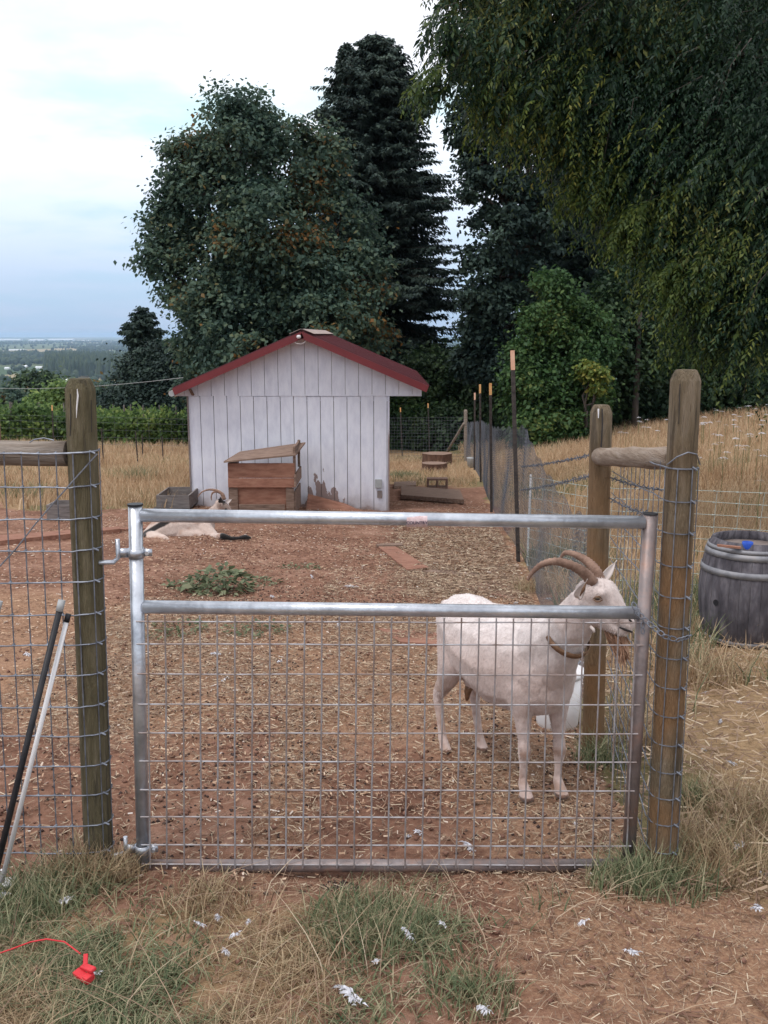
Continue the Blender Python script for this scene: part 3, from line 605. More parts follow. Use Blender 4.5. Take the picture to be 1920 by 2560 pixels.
# near drooping tree overhead at right
def drooper():
    r = np.random.default_rng(77); tb = Vector((7.4, 10.5, float(H(7.4, 10.5))))
    root = thing('drooping_tree', tb, 'big dark tree with drooping leafy twigs overhanging from the upper right', 'tree')
    cl = [E(1340, 50, 155, 10), E(1500, 120, 240, 10.5), E(1750, 180, 300, 10.5), E(1900, 450, 260, 10), E(1610, 370, 165, 10.2), E(1440, 225, 130, 10), E(1300, 215, 85, 9.6), E(1230, 120, 90, 9.5),
          E(1150, 60, 60, 9.3), E(1110, 190, 38, 9.2), E(1770, 540, 145, 10), E(1880, 690, 175, 9.8), E(1740, 640, 70, 9.6), E(1630, 530, 60, 9.8), E(1800, 770, 100, 10.5), E(1920, 780, 100, 10.0), E(1520, 425, 60, 10), E(1400, -150, 200, 10), E(1800, -200, 300, 11), E(2150, 200, 350, 11), E(2150, 650, 330, 11), E(1170, -60, 80, 9.6)]
    A = np.array([[*c[0], c[1]] for c in cl]); w8 = A[:, 3] ** 2.0; w8 /= w8.sum(); out = []
    def twigs(nt_, k, leafL, rmin, rmax_, wts=None, low=0):
        ci = r.choice(len(A), nt_, p=w8 if wts is None else wts); dv = unit(r.normal(size=(nt_, 3)) * np.array([1, .8, 1])); rad = rmin + (rmax_ - rmin) * r.random(nt_)
        if low: dv = unit(dv * np.array([1, .7, .8]) + np.array([-.55, -.55, -.45]))
        st = A[ci, :3] + dv * (rad * A[ci, 3])[:, None]
        dr = unit(np.stack([-.75 + .45 * r.normal(size=nt_), -.3 + .45 * r.normal(size=nt_), -.30 + .25 * r.normal(size=nt_)], -1))
        ln = r.uniform(.35, .85, nt_) * np.minimum(1, .4 + A[ci, 3]); t = np.linspace(.05, 1, k)[None, :, None]
        P = st[:, None, :] + dr[:, None, :] * ln[:, None, None] * t * (1 - .35 * t) + np.array([0, 0, -1]) * ln[:, None, None] * .50 * t ** 2
        T = np.gradient(P, axis=1); T = unit(T)
        sg = np.where(np.arange(k) % 2 == 0, 1, -1)[None, :, None]
        sv_ = unit(np.cross(T, unit(r.normal(size=(nt_, 1, 3)) * .5 + np.array([0, -.6, .8]))))
        d = unit(T * .75 + sv_ * sg * .8 + np.array([0, 0, -.35]) + r.normal(size=P.shape) * .18)
        nn = unit(np.array([0, -.3, 1.0]) + r.normal(size=P.shape) * .5); s = unit(np.cross(nn, d))
        Lf = leafL * r.uniform(.7, 1.2, (nt_, k)) * np.minimum(1, 1.25 - .4 * t[..., 0])
        out.append(leaf_quads(P.reshape(-1, 3), d.reshape(-1, 3), s.reshape(-1, 3), Lf.ravel(), (Lf * .40).ravel(), .12)); return st, P
    st, P = twigs(9000, 22, .054, .40, 1.08); twigs(2600, 16, .11, .0, .7)
    V = np.concatenate([o[0] for o in out]); off = 0; Fs = []
    for o in out: Fs.append(o[1] + off); off += len(o[0])
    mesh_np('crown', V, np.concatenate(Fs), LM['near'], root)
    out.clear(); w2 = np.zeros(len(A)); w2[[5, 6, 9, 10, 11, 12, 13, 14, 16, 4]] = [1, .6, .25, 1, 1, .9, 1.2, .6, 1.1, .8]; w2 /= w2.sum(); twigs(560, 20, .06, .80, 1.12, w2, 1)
    mesh_np('lit_colour_sprays', out[0][0], out[0][1], LM['litleaf'], root)  # lower-left sprays, their lit look put into the leaf colour
    paths = [([tb - Vector((0, 0, .2)), tb + Vector((-.1, 0, 2.2)), tb + Vector((-.5, 0, 4.5)), tb + Vector((-.8, 0, 7))], [.34, .28, .22, .12])]
    for c in cl[:17]:
        e = Vector(c[0]); sft = tb + Vector((-.4, 0, random.uniform(2.4, 5.5))); paths.append((curve_pts(sft + Vector((0, .8, 0)), e + Vector((.2, .6, .1)), .3, 7, .2), [.07, .055, .042, .034, .026, .02, .014, .008]))
    for i in range(0, 8500, 16):
        paths.append(([Vector(st[i]), Vector(P[i, 10]), Vector(P[i, 21])], [.006, .004, .002]))
    limb_mesh(paths, 'trunk', M['bark'], root, 5)
drooper()

# ------------------------------------------------------------------ vineyard rows beyond the left meadow
for i in range(4):
    a = Vector((-17.5, 27.5 + i * 2.6, 0)); b_ = Vector((-5.0, 35.5 + i * 2.6, 0)); n = 15000 if i == 0 else 8000
    r = np.random.default_rng(90 + i); t = r.random(n); x = a.x + (b_.x - a.x) * t; y = a.y + (b_.y - a.y) * t
    hz = r.random(n) ** .85; top = 1.22 - .30 * t + .28 * (vnoise(x * 2.2 + i * 7, y * 0) - .5) * 2 + .10 * r.normal(size=n)
    z = H(x, y) + hz * top; sp_ = .22 * (1 - .3 * hz); P = np.stack([x + r.normal(size=n) * sp_, y + r.normal(size=n) * sp_, z], -1)
    nrm = unit(r.normal(size=(n, 3)) + np.array([0, -.3, .6])); d = unit(np.cross(nrm, r.normal(size=(n, 3)))); s = unit(np.cross(nrm, d)); Ln = .15 * r.uniform(.6, 1.2, n)
    V, Fq = leaf_quads(P, d, s, Ln, Ln * .85)
    rt = thing('vine_row', (a.x, a.y, float(H(a.x, a.y))), ['nearest leafy vine row beyond the left meadow', 'second vine row behind the nearest one', 'third vine row from the meadow', 'farthest vine row before the slope drops'][i], 'vineyard row', 'rows of the vineyard')
    mesh_np('foliage', V, Fq, LM['vine'], rt); mb = MB()
    for k in range(8):
        q = a.lerp(b_, (k + .5) / 8); zz = float(H(q.x, q.y)); mb = MB(); mb.tube([(q.x, q.y, zz - .1), (q.x, q.y, zz + 1.35)], .03, 6); mb.build('stake', M['greywood'], rt)

# ------------------------------------------------------------------ tall dry meadow grass, foreground grass, straw
def scatter(n, x0, x1, y0, y1, f):
    x = rng.uniform(x0, x1, n); y = y0 + (y1 - y0) * rng.random(n); k = rng.random(n) < f(x, y); return x[k], y[k]
def nodirt(x, y): return (masks(x, y)[0] < .5) & ~((x > -2.9) & (x < .2) & (y > 13.8) & (y < 19.5))
x, y = scatter(90000, -15, -2.0, 12.8, 31, lambda x, y: np.where(nodirt(x, y) & (np.abs(x) < .44 * y + .5), .9, 0) * (.35 + .65 * fbm(x * .8, y * .8)))
tag(blades(x, y, rng.uniform(.08, .30, len(x)) * (.4 + 1.2 * fbm(x * .9, y * .9)), np.full(len(x), .011) * (1 + y / 40), rng.uniform(.1, .7, len(x)), 'dry_meadow_grass', LM['meadow'], 2), 'tall dry grass in the meadow left of the shed', 'grass', None, 'stuff')
x, y = scatter(150000, .8, 15.5, 5.0, 32, lambda x, y: np.where((x > fence_x(y) + .12) & (x < .44 * y + .8), 1, 0) * (.3 + .7 * fbm(x * .7, y * .7)))
tag(blades(x, y, rng.uniform(.10, .38, len(x)) * (.5 + .8 * fbm(x * .5, y * .5)) * np.clip(y / 9, .5, 1.1), np.full(len(x), .008) * (1 + y / 25), rng.uniform(.1, .8, len(x)), 'right_meadow_grass', LM['meadow'], 2), 'tall dry grass of the sloping meadow right of the pen', 'grass', None, 'stuff')
x, y = scatter(26000, -1, 2.4, 18.5, 29, lambda x, y: np.where((x < fence_x(y) - .1) & nodirt(x, y), .9, 0) * (.3 + .7 * fbm(x, y)))
tag(blades(x, y, rng.uniform(.05, .19, len(x)), np.full(len(x), .014), rng.uniform(.1, .8, len(x)), 'yard_grass', LM['meadow'], 2), 'dry grass at the back of the pen right of the shed', 'grass', None, 'stuff')
# green grass band beneath the right fence
x, y = scatter(16000, .8, 3.6, 4.4, 9.5, lambda x, y: np.where((x > fence_x(y) + .08), 1, 0) * sstep(.42, .6, fbm(x * 1.1 + 3, y * 1.1)))
tag(blades(x, y, rng.uniform(.1, .34, len(x)), np.full(len(x), .007), rng.uniform(.2, .9, len(x)), 'green_fence_grass', LM['grassgreen'], 3), 'green grass growing along the wire fence behind the barrel', 'grass', None, 'stuff')
# foreground grass
def fg(x, y):
    n = fbm(x * 2.2 + 5, y * 2.2, 3); n3 = fbm(x * 5, y * 5 + 9, 2)
    base = (1 - sstep(2.45, 2.85, y + (fbm(x * 3, y * 3) - .5) * .8)) * (1 - sstep(-.25, .35, x + (n - .5) * 1.2 + (2.35 - y) * .5))
    return base * sstep(.34, .50, n) * (.3 + .7 * sstep(.35, .6, n3)) + base * .10
x, y = scatter(120000, -1.3, 1.2, 1.75, 3.0, fg); nn = fbm(x * 3 + 9, y * 3, 2); k = nn + rng.normal(size=len(x)) * .08 > .49
tag(blades(x[k], y[k], rng.uniform(.02, .075, k.sum()), rng.uniform(.0028, .0070, k.sum()), rng.uniform(.4, 1.6, k.sum()), 'foreground_grass', LM['grassgreen'], 3), 'green and yellowing grass tufts in front of the gate', 'grass', None, 'stuff')
k = ~k; tag(blades(x[k], y[k], rng.uniform(.02, .08, k.sum()), rng.uniform(.0016, .0042, k.sum()), rng.uniform(.6, 2.0, k.sum()), 'foreground_dry_grass', LM['grassdry'], 3), 'dry tan grass stems in front of the gate', 'grass', None, 'stuff')
# tufts: around posts etc.
def tuft_pts(cx, cy, r_, n): a_ = rng.random(n) * 6.283; q = r_ * rng.random(n) ** .7; return cx + np.cos(a_) * q, cy + np.sin(a_) * q
def tuft(px, py, r_, n, hmin, hmax, mt, label, lean=(.2, 1.0), wd=(.0025, .0058)):
    c = gp(px, py); x, y = tuft_pts(c.x, c.y, r_, n)
    o = blades(x, y, rng.uniform(hmin, hmax, n), rng.uniform(*wd, n), rng.uniform(*lean, n), 'grass_tuft', mt, 3)
    origin_to(o, c); return tag(o, label, 'grass tuft', 'grass tufts')
tuft(1660, 2215, .17, 620, .04, .15, LM['grassgreen'], 'thick green grass tuft at the foot of the right gate post')
tuft(1560, 2230, .12, 350, .05, .16, LM['grassgreen'], 'grass tuft below the free end of the gate')
tuft(1760, 2160, .2, 650, .07, .22, LM['grassdry'], 'dry brown grass tuft right of the right gate post')
tuft(1720, 2010, .07, 200, .07, .16, LM['grassgreen'], 'small green grass tuft behind the right gate post')
tuft(225, 2195, .13, 700, .05, .16, LM['grassdry'], 'dry grass tuft around the foot of the left gate post')
tuft(300, 2180, .10, 260, .04, .12, LM['grassdry'], 'dry grass tuft below the lower gate hinge')
tuft(120, 2230, .18, 700, .04, .14, LM['grassgreen'], 'green grass tuft between white pole and left gate post')
tuft(40, 2300, .16, 600, .04, .12, LM['grassgreen'], 'green grass tuft at the left edge beside the white pole foot')
tuft(1180, 2500, .12, 420, .03, .09, LM['grassgreen'], 'small green grass tuft on the bare path, bottom centre right')
tuft(930, 2330, .2, 1100, .04, .12, LM['grassgreen'], 'green grass tuft in front of the middle of the gate')
tuft(520, 2260, .14, 450, .03, .10, LM['grassdry'], 'dry tuft in front of the gate left of centre')
tuft(1560, 1860, .14, 500, .10, .30, LM['grassdry'], 'tall dry grass tuft between the gate and the inner wooden post')
tuft(1500, 1905, .12, 320, .05, .2, LM['grassgreen'], 'green tuft at the foot of the inner wooden post')
tuft(1750, 1700, .25, 500, .08, .25, LM['grassdry'], 'dry tuft on the ground in front of the barrel')
tuft(1860, 2050, .25, 650, .05, .2, LM['grassdry'], 'dry grass tuft at the right edge of the photo')
tuft(1330, 1480, .16, 350, .06, .22, LM['grassdry'], 'dry grass tuft below the net behind the goat horns')
tuft(1010, 1195, .35, 700, .08, .22, LM['grassgreen'], 'green grass patch beside the far right corner of the shed', wd=(.006, .012))
tuft(70, 1240, .5, 300, .1, .35, LM['grassgreen'], 'green tuft in the dry meadow left of the left post', wd=(.006, .012))
tuft(345, 1200, .4, 260, .1, .4, LM['grassgreen'], 'green tuft in the dry meadow left of the shed', wd=(.006, .012))
# long dry stalks in the foreground
x, y = scatter(330, -1.1, 1.1, 1.9, 2.7, lambda x, y: .9 * (1 - sstep(.3, .9, x)))
tag(blades(x, y, rng.uniform(.12, .26, len(x)), np.full(len(x), .0028), rng.uniform(.8, 2.2, len(x)), 'dry_stalks', LM['straw'], 4), 'long dry bent stalks over the foreground grass', 'grass', None, 'stuff')
# straw litter
def strawmesh(x, y, Lmin, Lmax, w0, w1, name, label, mt=None, lift=.012):
    n = len(x); a_ = rng.random(n) * 6.283; Ls = rng.uniform(Lmin, Lmax, n) * rng.uniform(.4, 1, n); ww = rng.uniform(w0, w1, n)
    z = H(x, y) + rng.uniform(.0, lift, n); tl = rng.normal(size=n) * .12
    dx, dy = np.cos(a_), np.sin(a_); V = []
    for s_, t in ((-1, -1), (-1, 1), (1, 1), (1, -1)):
        V.append(np.stack([x + dx * Ls * s_ / 2 - dy * ww * t / 2, y + dy * Ls * s_ / 2 + dx * ww * t / 2, z + .006 + tl * Ls * s_ / 2 + t * ww * .25], -1))
    V = np.stack(V, 1).reshape(-1, 3)
    return tag(mesh_np(name, V, np.arange(n * 4).reshape(n, 4), mt or LM['straw']), label, 'straw', None, 'stuff')
inp = lambda x, y: (x < fence_x(y) - .02)
sf = lambda x, y: masks(x, y)[1] * (.35 + .65 * sstep(.35, .6, fbm(x * 2.2, y * 2.2)))
x, y = scatter(160000, -2.0, 1.6, 2.75, 9.0, lambda x, y: np.where(inp(x, y), sf(x, y), 0) + .14)
k = np.abs(x) < .44 * y + .3; x, y = x[k], y[k]
strawmesh(x, y, .012, .060, .0014, .0036, 'straw_litter', 'straw and chaff spread over the red dirt inside the pen')
x, y = scatter(26000, -.5, 1.5, 7.5, 12.5, lambda x, y: np.where(inp(x, y), masks(x, y)[1], 0) + .05)
strawmesh(x, y, .03, .10, .003, .008, 'pale_straw_litter', 'pale straw and bedding on the ground near the wire net')
x, y = scatter(14000, -.9, 1.6, 1.9, 2.9, lambda x, y: .25 + .75 * sstep(-.2, .5, x))
strawmesh(x, y, .008, .05, .0010, .0025, 'path_straw', 'loose straw on the bare path in front of the gate')
x, y = scatter(9000, .95, 3.5, 2.7, 6.5, lambda x, y: np.where(x > fence_x(y), .9, 0))
strawmesh(x, y, .04, .16, .003, .006, 'side_straw', 'matted straw outside the pen around the barrel', lift=.05)
x, y = scatter(500, -1.2, 1.4, 1.9, 2.75, lambda x, y: .8)
M['twig'] = nmat('twigs', [(.3, (.10, .05, .035)), (.7, (.22, .12, .08))], 10)
strawmesh(x, y, .05, .16, .003, .006, 'twig_litter', 'thin brown twigs on the path in front of the gate', M['twig'])
x, y = scatter(110000, -5, 1.6, 2.8, 15.5, lambda x, y: np.where(masks(x, y)[0] > .45, .25 + .75 * sstep(.4, .62, fbm(x * 1.1, y * 1.1 + 4)), 0) * np.where(np.abs(x) < .44 * y, 1, 0))
strawmesh(x, y, .008, .045, .002, .007, 'yard_chaff', 'mixed chaff and bark bits over the red dirt before the shed', LM['chaff'])
# droppings / clods
def clods(x, y, r0, r1, name, mt, label, cat='droppings'):
    n = len(x); rr = rng.uniform(r0, r1, n); o8 = np.array([(1, 0, 0), (-1, 0, 0), (0, 1, 0), (0, -1, 0), (0, 0, 1), (0, 0, -.6)]) 
    c = np.stack([x, y, H(x, y) + rr * .35], -1); J = 1 + .5 * (rng.random((n, 6, 1)) - .5)
    V = (c[:, None, :] + o8[None] * J * rr[:, None, None]).reshape(-1, 3)
    T = np.array([(0, 2, 4), (2, 1, 4), (1, 3, 4), (3, 0, 4), (2, 0, 5), (1, 2, 5), (3, 1, 5), (0, 3, 5)])
    Fq = (np.arange(n)[:, None, None] * 6 + T[None]).reshape(-1, 3)
    return tag(mesh_np(name, V, Fq, mt, smooth=True), label, cat, None, 'stuff')
x, y = scatter(7500, -1.8, 1.4, 2.7, 8.0, lambda x, y: np.where(inp(x, y), .15 + .85 * sstep(.45, .6, fbm(x * 1.5 + 8, y * 1.5)), 0))
clods(x, y, .004, .009, 'goat_droppings', M['dropping'], 'dark goat droppings scattered inside the pen')
M['clod'] = nmat('dirt_clods', [(.3, (.14, .065, .045)), (.7, (.27, .15, .11))], 20)
x, y = scatter(7000, -2.2, 1.4, 1.9, 11.0, lambda x, y: np.where(x < fence_x(y), .6, .1))
clods(x, y, .004, .014, 'dirt_clods', M['clod'], 'small red dirt clods on the ground', 'dirt')
c = gp(850, 2205); x, y = tuft_pts(c.x, c.y, .06, 90); y = c.y + (y - c.y) * .7
clods(x, y, .005, .008, 'dropping_pile', M['dropping'], 'pile of dark goat droppings under the gate')

# ------------------------------------------------------------------ the shed
wl, wr = pix(467, 991, 14), pix(974, 990, 14); SY = 14.0; z0 = float(g(0, SY)) - .06
seam = wl.z; apex = pix(757, 832, 13.9); et_l, et_r = pix(432, 975, 13.72), pix(1071, 968, 13.72); SL = 5.2
shed = thing('shed', (wl.x, SY, z0), 'white wooden goat shed with a red metal gable roof', 'shed')
def zroof(x):                       # underside of roof at x
    return et_l.z + (apex.z - et_l.z) * (x - et_l.x) / (apex.x - et_l.x) - .02 if x < apex.x else et_r.z + (apex.z - et_r.z) * (et_r.x - x) / (et_r.x - apex.x) - .02
bw = .194; mb = MB(); x = wl.x; gap = .008
while x < wr.x - .01:
    x1_ = min(x + bw, wr.x); jz = random.uniform(0, .02)
    mb.box(((x + x1_ - gap) / 2, SY + .008, (z0 + seam) / 2 - .003 + jz / 2), (x1_ - x - gap, .016, seam - z0 - .006 + jz))
    x += bw
fw = mb.build('front_wall', M['siding'], shed, bevel=.002); origin = Vector((wl.x, SY, z0 + .06))
fw.data.transform(Matrix.Translation(-origin)); fw.matrix_parent_inverse = Matrix.Identity(4); fw.location = origin - shed.location
mb = MB(); x = wl.x - .22
while x < et_r.x - .10:
    x1_ = min(x + bw, et_r.x - .08); xa, xb = x, x1_ - gap * .7; za, zb = zroof(xa), zroof(xb); zl = seam + .006
    if xa < apex.x < xb: tops = [(xb, zb), (apex.x, apex.z - .02), (xa, za)]
    else: tops = [(xb, zb), (xa, za)]
    pr = [(xa, zl), (xb, zl)] + tops
    if min(za, zb) > zl + .005:
        k = len(pr); vs = [(p_[0], SY - .012, p_[1]) for p_ in pr] + [(p_[0], SY + .006, p_[1]) for p_ in pr]
        mb.add(vs, [tuple(range(k))[::-1], tuple(range(k, 2 * k))] + [(i, (i + 1) % k, k + (i + 1) % k, k + i) for i in range(k)])
    x += bw
gw = mb.build('gable_siding', M['siding'], shed); gw.data.transform(Matrix.Translation(-origin)); gw.matrix_parent_inverse = Matrix.Identity(4); gw.location = origin - shed.location
mb = MB(); mb.box(((wl.x + wr.x) / 2, SY + .035, (z0 + seam) / 2 - .05), (wr.x - wl.x - .01, .03, seam - z0 - .05)); 
pr = [(et_l.x + .12, seam + .03), (et_r.x - .12, seam + .03), (apex.x, apex.z - .07)]; vs = [(a_, SY + .01, b_) for a_, b_ in pr] + [(a_, SY + .03, b_) for a_, b_ in pr]
mb.add(vs, [(2, 1, 0), (3, 4, 5), (0, 1, 4, 3), (1, 2, 5, 4), (2, 0, 3, 5)]); mb.build('wall_backing', M['darkgap'], shed)
mb = MB()
for xs in (wl.x + .02, wr.x - .02): mb.box((xs, SY + .06 + (SL - .3) / 2, (z0 + seam) / 2), (.04, SL - .35, seam - z0))
mb.box(((wl.x + wr.x) / 2, SY + SL - .32, (z0 + seam) / 2), (wr.x - wl.x - .1, .04, seam - z0)); mb.build('side_wall', M['siding'], shed)
mb = MB(); mb.box((wl.x + .012, SY - .012, (z0 + seam) / 2), (.022, .02, seam - z0)); mb.build('corner_trim', M['darkgap'], shed)
mb = MB(); mb.box((wr.x - .012, SY - .010, (z0 + seam) / 2), (.02, .018, seam - z0)); mb.build('corner_trim', M['siding'], shed)
# roof: two ribbed slopes
yf, yb = 13.72, 13.72 + SL
def slope(e, name):
    mb = MB(); a_ = Vector((e.x, yf, e.z)); t_ = Vector((apex.x, yf, apex.z)); dv_ = (t_ - a_); nv = Vector((-dv_.z, 0, dv_.x)).normalized(); nv = nv if nv.z > 0 else -nv
    T = nv * .02; bk = Vector((0, SL, 0))
    mb.hexa([a_, t_, t_ + bk, a_ + bk, a_ + T, t_ + T, t_ + bk + T, a_ + bk + T] if e.x < apex.x else [t_, a_, a_ + bk, t_ + bk, t_ + T, a_ + T, a_ + bk + T, t_ + bk + T])
    nrib = 17
    for i in range(nrib):
        yy_ = .06 + i * (SL - .12) / (nrib - 1); o_ = Vector((0, yy_, 0)); mb.bar(a_ + o_ + nv * .026, t_ + o_ + nv * .026, .035, .018, nv)
    mb.build(name, M['roof'], shed)
    mb = MB(); dn = Vector((0, 0, -1))
    mb.bar(a_ + Vector((0, -.014, 0)) + nv * (-.03), t_ + Vector((0, -.014, 0)) + nv * (-.03), .024, .095, nv); mb.build('fascia', M['fascia'], shed)
slope(et_l, 'roof_slope'); slope(et_r, 'roof_slope')
mb = MB()
for sg in (-1, 1):
    e = et_l if sg < 0 else et_r; d_ = (Vector((e.x, 0, e.z)) - Vector((apex.x, 0, apex.z))).normalized(); n_ = Vector((-d_.z, 0, d_.x)); n_ = n_ if n_.z > 0 else -n_
    a0 = Vector((apex.x, yf - .03, apex.z)) + n_ * .045 + Vector((0, 0, .008)); a1 = a0 + d_ * .17; bk = Vector((0, SL + .06, 0))
    mb.add([a0, a1, a1 + bk, a0 + bk, a0 + n_ * .006, a1 + n_ * .006, a1 + bk + n_ * .006, a0 + bk + n_ * .006], [(0, 1, 2, 3), (7, 6, 5, 4), (0, 4, 5, 1), (1, 5, 6, 2), (2, 6, 7, 3), (3, 7, 4, 0)])
mb.build('ridge_cap', M['cap'], shed)
# soffit boards under the eaves
mb = MB(); mb.box(((wr.x + et_r.x) / 2 - .03, SY + SL / 2 - .2, seam + .02 - .012), (et_r.x - wr.x - .1, SL - .5, .016)); mb.build('soffit', M['siding'], shed); mb = MB(); mb.box(((wl.x + et_l.x) / 2 + .03, SY + SL / 2 - .2, seam + .008), (wl.x - et_l.x - .08, SL - .5, .016)); mb.build('soffit', M['siding'], shed)
mb = MB(); q = Vector((et_l.x - .02, yf, et_l.z - .05)); mb.tube([q, q + Vector((0, SL, 0))], .045, 8); mb.build('gutter', M['greyplastic'], shed, True)
mb = MB(); q = pix(747, 842, 13.68); mb.lathe((q.x, q.y, q.z - .025), [(.01, 0), (.028, .008), (.032, .025), (.028, .042), (.01, .05)], 14)
mb.tube([pix(733, 850, 13.72), pix(740, 858, 13.70), pix(750, 860, 13.70), pix(760, 857, 13.70), pix(768, 846, 13.72)], .004, 5); mb.build('insulator', M['white'], shed, True)
mb = MB(); q = pix(946, 1209, 13.97); mb.box((q.x, 13.972, q.z), (.10, .04, .13)); mb.build('outlet_box', M['greyplastic'], shed, bevel=.006)
mb = MB(); q = pix(949, 1236, 13.97); mb.box((q.x, 13.982, q.z), (.07, .012, .11)); mb.build('vent_hole', M['darkgap'], shed, bevel=.004)
q = pix(470, 985, 13.9); mb = MB(); mb.bar((q.x + .03, 13.9, q.z + .07), (q.x + .06, 13.96, q.z - .02), .04, .02); mb.build('bracket', M['weatherwood'], shed)

# wooden crate/feeder against the shed
cr0, cr1 = pix(573, 1158, 12.9), pix(733, 1165, 12.9); fz = float(g(-1.8, 12.9)); W_ = cr1.x - cr0.x; D_ = .85
ct = thing('wooden_feeder', (cr0.x, 12.9, fz), 'brown wooden feeder box with a lifted lid against the shed front', 'feeder box')
mb = MB(); zt = cr0.z
for (za, zb, yo) in ((zt - .20, zt, 0), (zt - .33, zt - .205, -.012)): mb.box(((cr0.x + cr1.x) / 2, 12.9 + yo, (za + zb) / 2), (W_ + .04, .03, zb - za))
mb.build('front_board', M['redwood'], ct, bevel=.004)
mb = MB(); mb.box(((cr0.x + cr1.x) / 2, 12.935, (fz + zt - .33) / 2), (W_ - .05, .02, zt - .33 - fz)); mb.build('front_panel', M['redwood'], ct)
for xs in (cr0.x + .05, cr1.x - .05): mb = MB(); mb.box((xs, 12.905, (fz + zt - .34) / 2), (.11, .03, zt - .34 - fz)); mb.build('leg', M['weatherwood'], ct, bevel=.003)
mb = MB(); mb.box(((cr0.x + cr1.x) / 2, 12.885, fz + .10), (W_ - .24, .025, .12)); mb.build('bottom_board', M['weatherwood'], ct, bevel=.003)
mb = MB(); xr = cr1.x + .01
mb.box((xr, 13.33, (fz + zt - .40) / 2), (.025, D_, zt - .40 - fz)); mb.box((xr + .015, 13.3, zt - .24), (.025, D_ + .06, .17)); mb.box((xr, 12.98, zt + .04), (.03, .12, .38)); mb.box((xr, 13.68, zt + .04), (.03, .1, .38)); mb.box((xr + .004, 13.33, zt + .17), (.03, D_, .10))
mb.build('side_board', M['weatherwood'], ct, bevel=.003); mb = MB(); mb.box((cr0.x - .01, 13.33, (fz + zt) / 2), (.025, D_, zt - fz)); mb.build('side_board', M['weatherwood'], ct, bevel=.003)
mb = MB(); zb_ = zt + .015; mb.hexa([Vector(v) for v in ((cr0.x - .06, 12.82, zb_), (cr1.x + .04, 12.86, zb_ + .09), (cr1.x + .10, 13.75, zb_ + .155), (cr0.x + .02, 13.75, zb_ + .02))] + [Vector(v) for v in ((cr0.x - .06, 12.82, zb_ + .022), (cr1.x + .04, 12.86, zb_ + .112), (cr1.x + .10, 13.75, zb_ + .177), (cr0.x + .02, 13.75, zb_ + .042))]); mb.build('lid', M['weatherwood'], ct)
# planks and trays
def plank(name, pts, th, mt, label, cat='board', lift=.0, dz=None):
    ps = [gp(*p_) for p_ in pts]; c = sum(ps, Vector()) / 4; mb = MB(); dz = dz or [0] * 4
    b_ = [p_ + Vector((0, 0, lift + d_ - .004)) for p_, d_ in zip(ps, dz)]; mb.hexa(b_ + [p_ + Vector((0, 0, th)) for p_ in b_])
    o = mb.build(name, mt, bevel=.004); origin_to(o, c); return tag(o, label, cat, 'loose boards lying in the pen')
plank('board', [(1018, 1428), (1072, 1424), (990, 1372), (946, 1374)], .025, M['redwood'], 'short reddish board lying slanted in the middle of the pen')
plank('board', [(1000, 1612), (1105, 1618), (1105, 1590), (945, 1576)], .022, M['redwood'], 'reddish board on the dirt behind the white goat rump')
plank('board', [(945, 1372), (1006, 1369), (1004, 1364), (940, 1366)], .02, M['weatherwood'], 'dark stick like board above the slanted reddish board', dz=[.01] * 4)
plank('board', [(1040, 1430), (1195, 1440), (1198, 1432), (1080, 1424)], .012, M['weatherwood'], 'thin dark bark strip right of the slanted reddish board')
plank('board', [(1160, 1472), (1280, 1500), (1300, 1470), (1215, 1455)], .012, M['clod'], 'flat reddish slab of earth and board below the net')
plank('board', [(0, 1360), (300, 1335), (300, 1329), (0, 1349)], .06, M['redwood'], 'long brown timber lying on the ground at left behind the post')
plank('board', [(285, 1331), (395, 1322), (395, 1316), (285, 1325)], .03, M['redwood'], 'short brown timber lying near the resting goat')
plank('board', [(372, 1284), (472, 1278), (465, 1268), (392, 1268)], .03, M['tpost'], 'dark plank lying in front of the grey tray left of the shed')
plank('board', [(985, 1222), (1040, 1218), (1040, 1209), (985, 1212)], .06, M['weatherwood'], 'small thick board near the shed right corner')
plank('board', [(1002, 1250), (1160, 1262), (1150, 1236), (1003, 1226)], .07, M['weatherwood'], 'wide weathered plank platform in front of the concrete block', lift=.03)
plank('board', [(1060, 1285), (1180, 1288), (1180, 1283), (1060, 1281)], .02, M['weatherwood'], 'thin dark stick on the ground beside the fence stakes')
plank('board', [(985, 1178), (1060, 1176), (1058, 1171), (985, 1173)], .03, M['redwood'], 'pale reddish board in the dry grass right of the shed')
def tray(px0, px1, py, depth, ht, label, rot=0):
    a_ = gp(px0, py); b_ = gp(px1, py); W = b_.x - a_.x; t = thing('wooden_tray', (a_.x, a_.y, a_.z), label, 'tray', 'grey wooden trays')
    zc_ = a_.z + ht / 2; x_ = (a_.x + b_.x) / 2; y_ = a_.y
    mb = MB(); mb.box((x_, y_, zc_), (W, .02, ht)); mb.box((x_, y_ + depth, zc_), (W, .02, ht)); mb.box((a_.x + .01, y_ + depth / 2, zc_), (.02, depth - .022, ht - .004)); mb.box((b_.x - .01, y_ + depth / 2, zc_), (.02, depth - .022, ht - .004)); mb.build('side', M['greywood'], t)
    mb = MB(); mb.box((x_, y_ + depth / 2, a_.z + .02), (W - .05, depth - .03, .015)); mb.build('bottom', M['weatherwood'], t)
tray(392, 479, 1273, .75, .20, 'grey wooden tray against the left corner of the shed'); tray(118, 200, 1300, .35, .20, 'grey slatted tray on the dirt behind the left gate post')
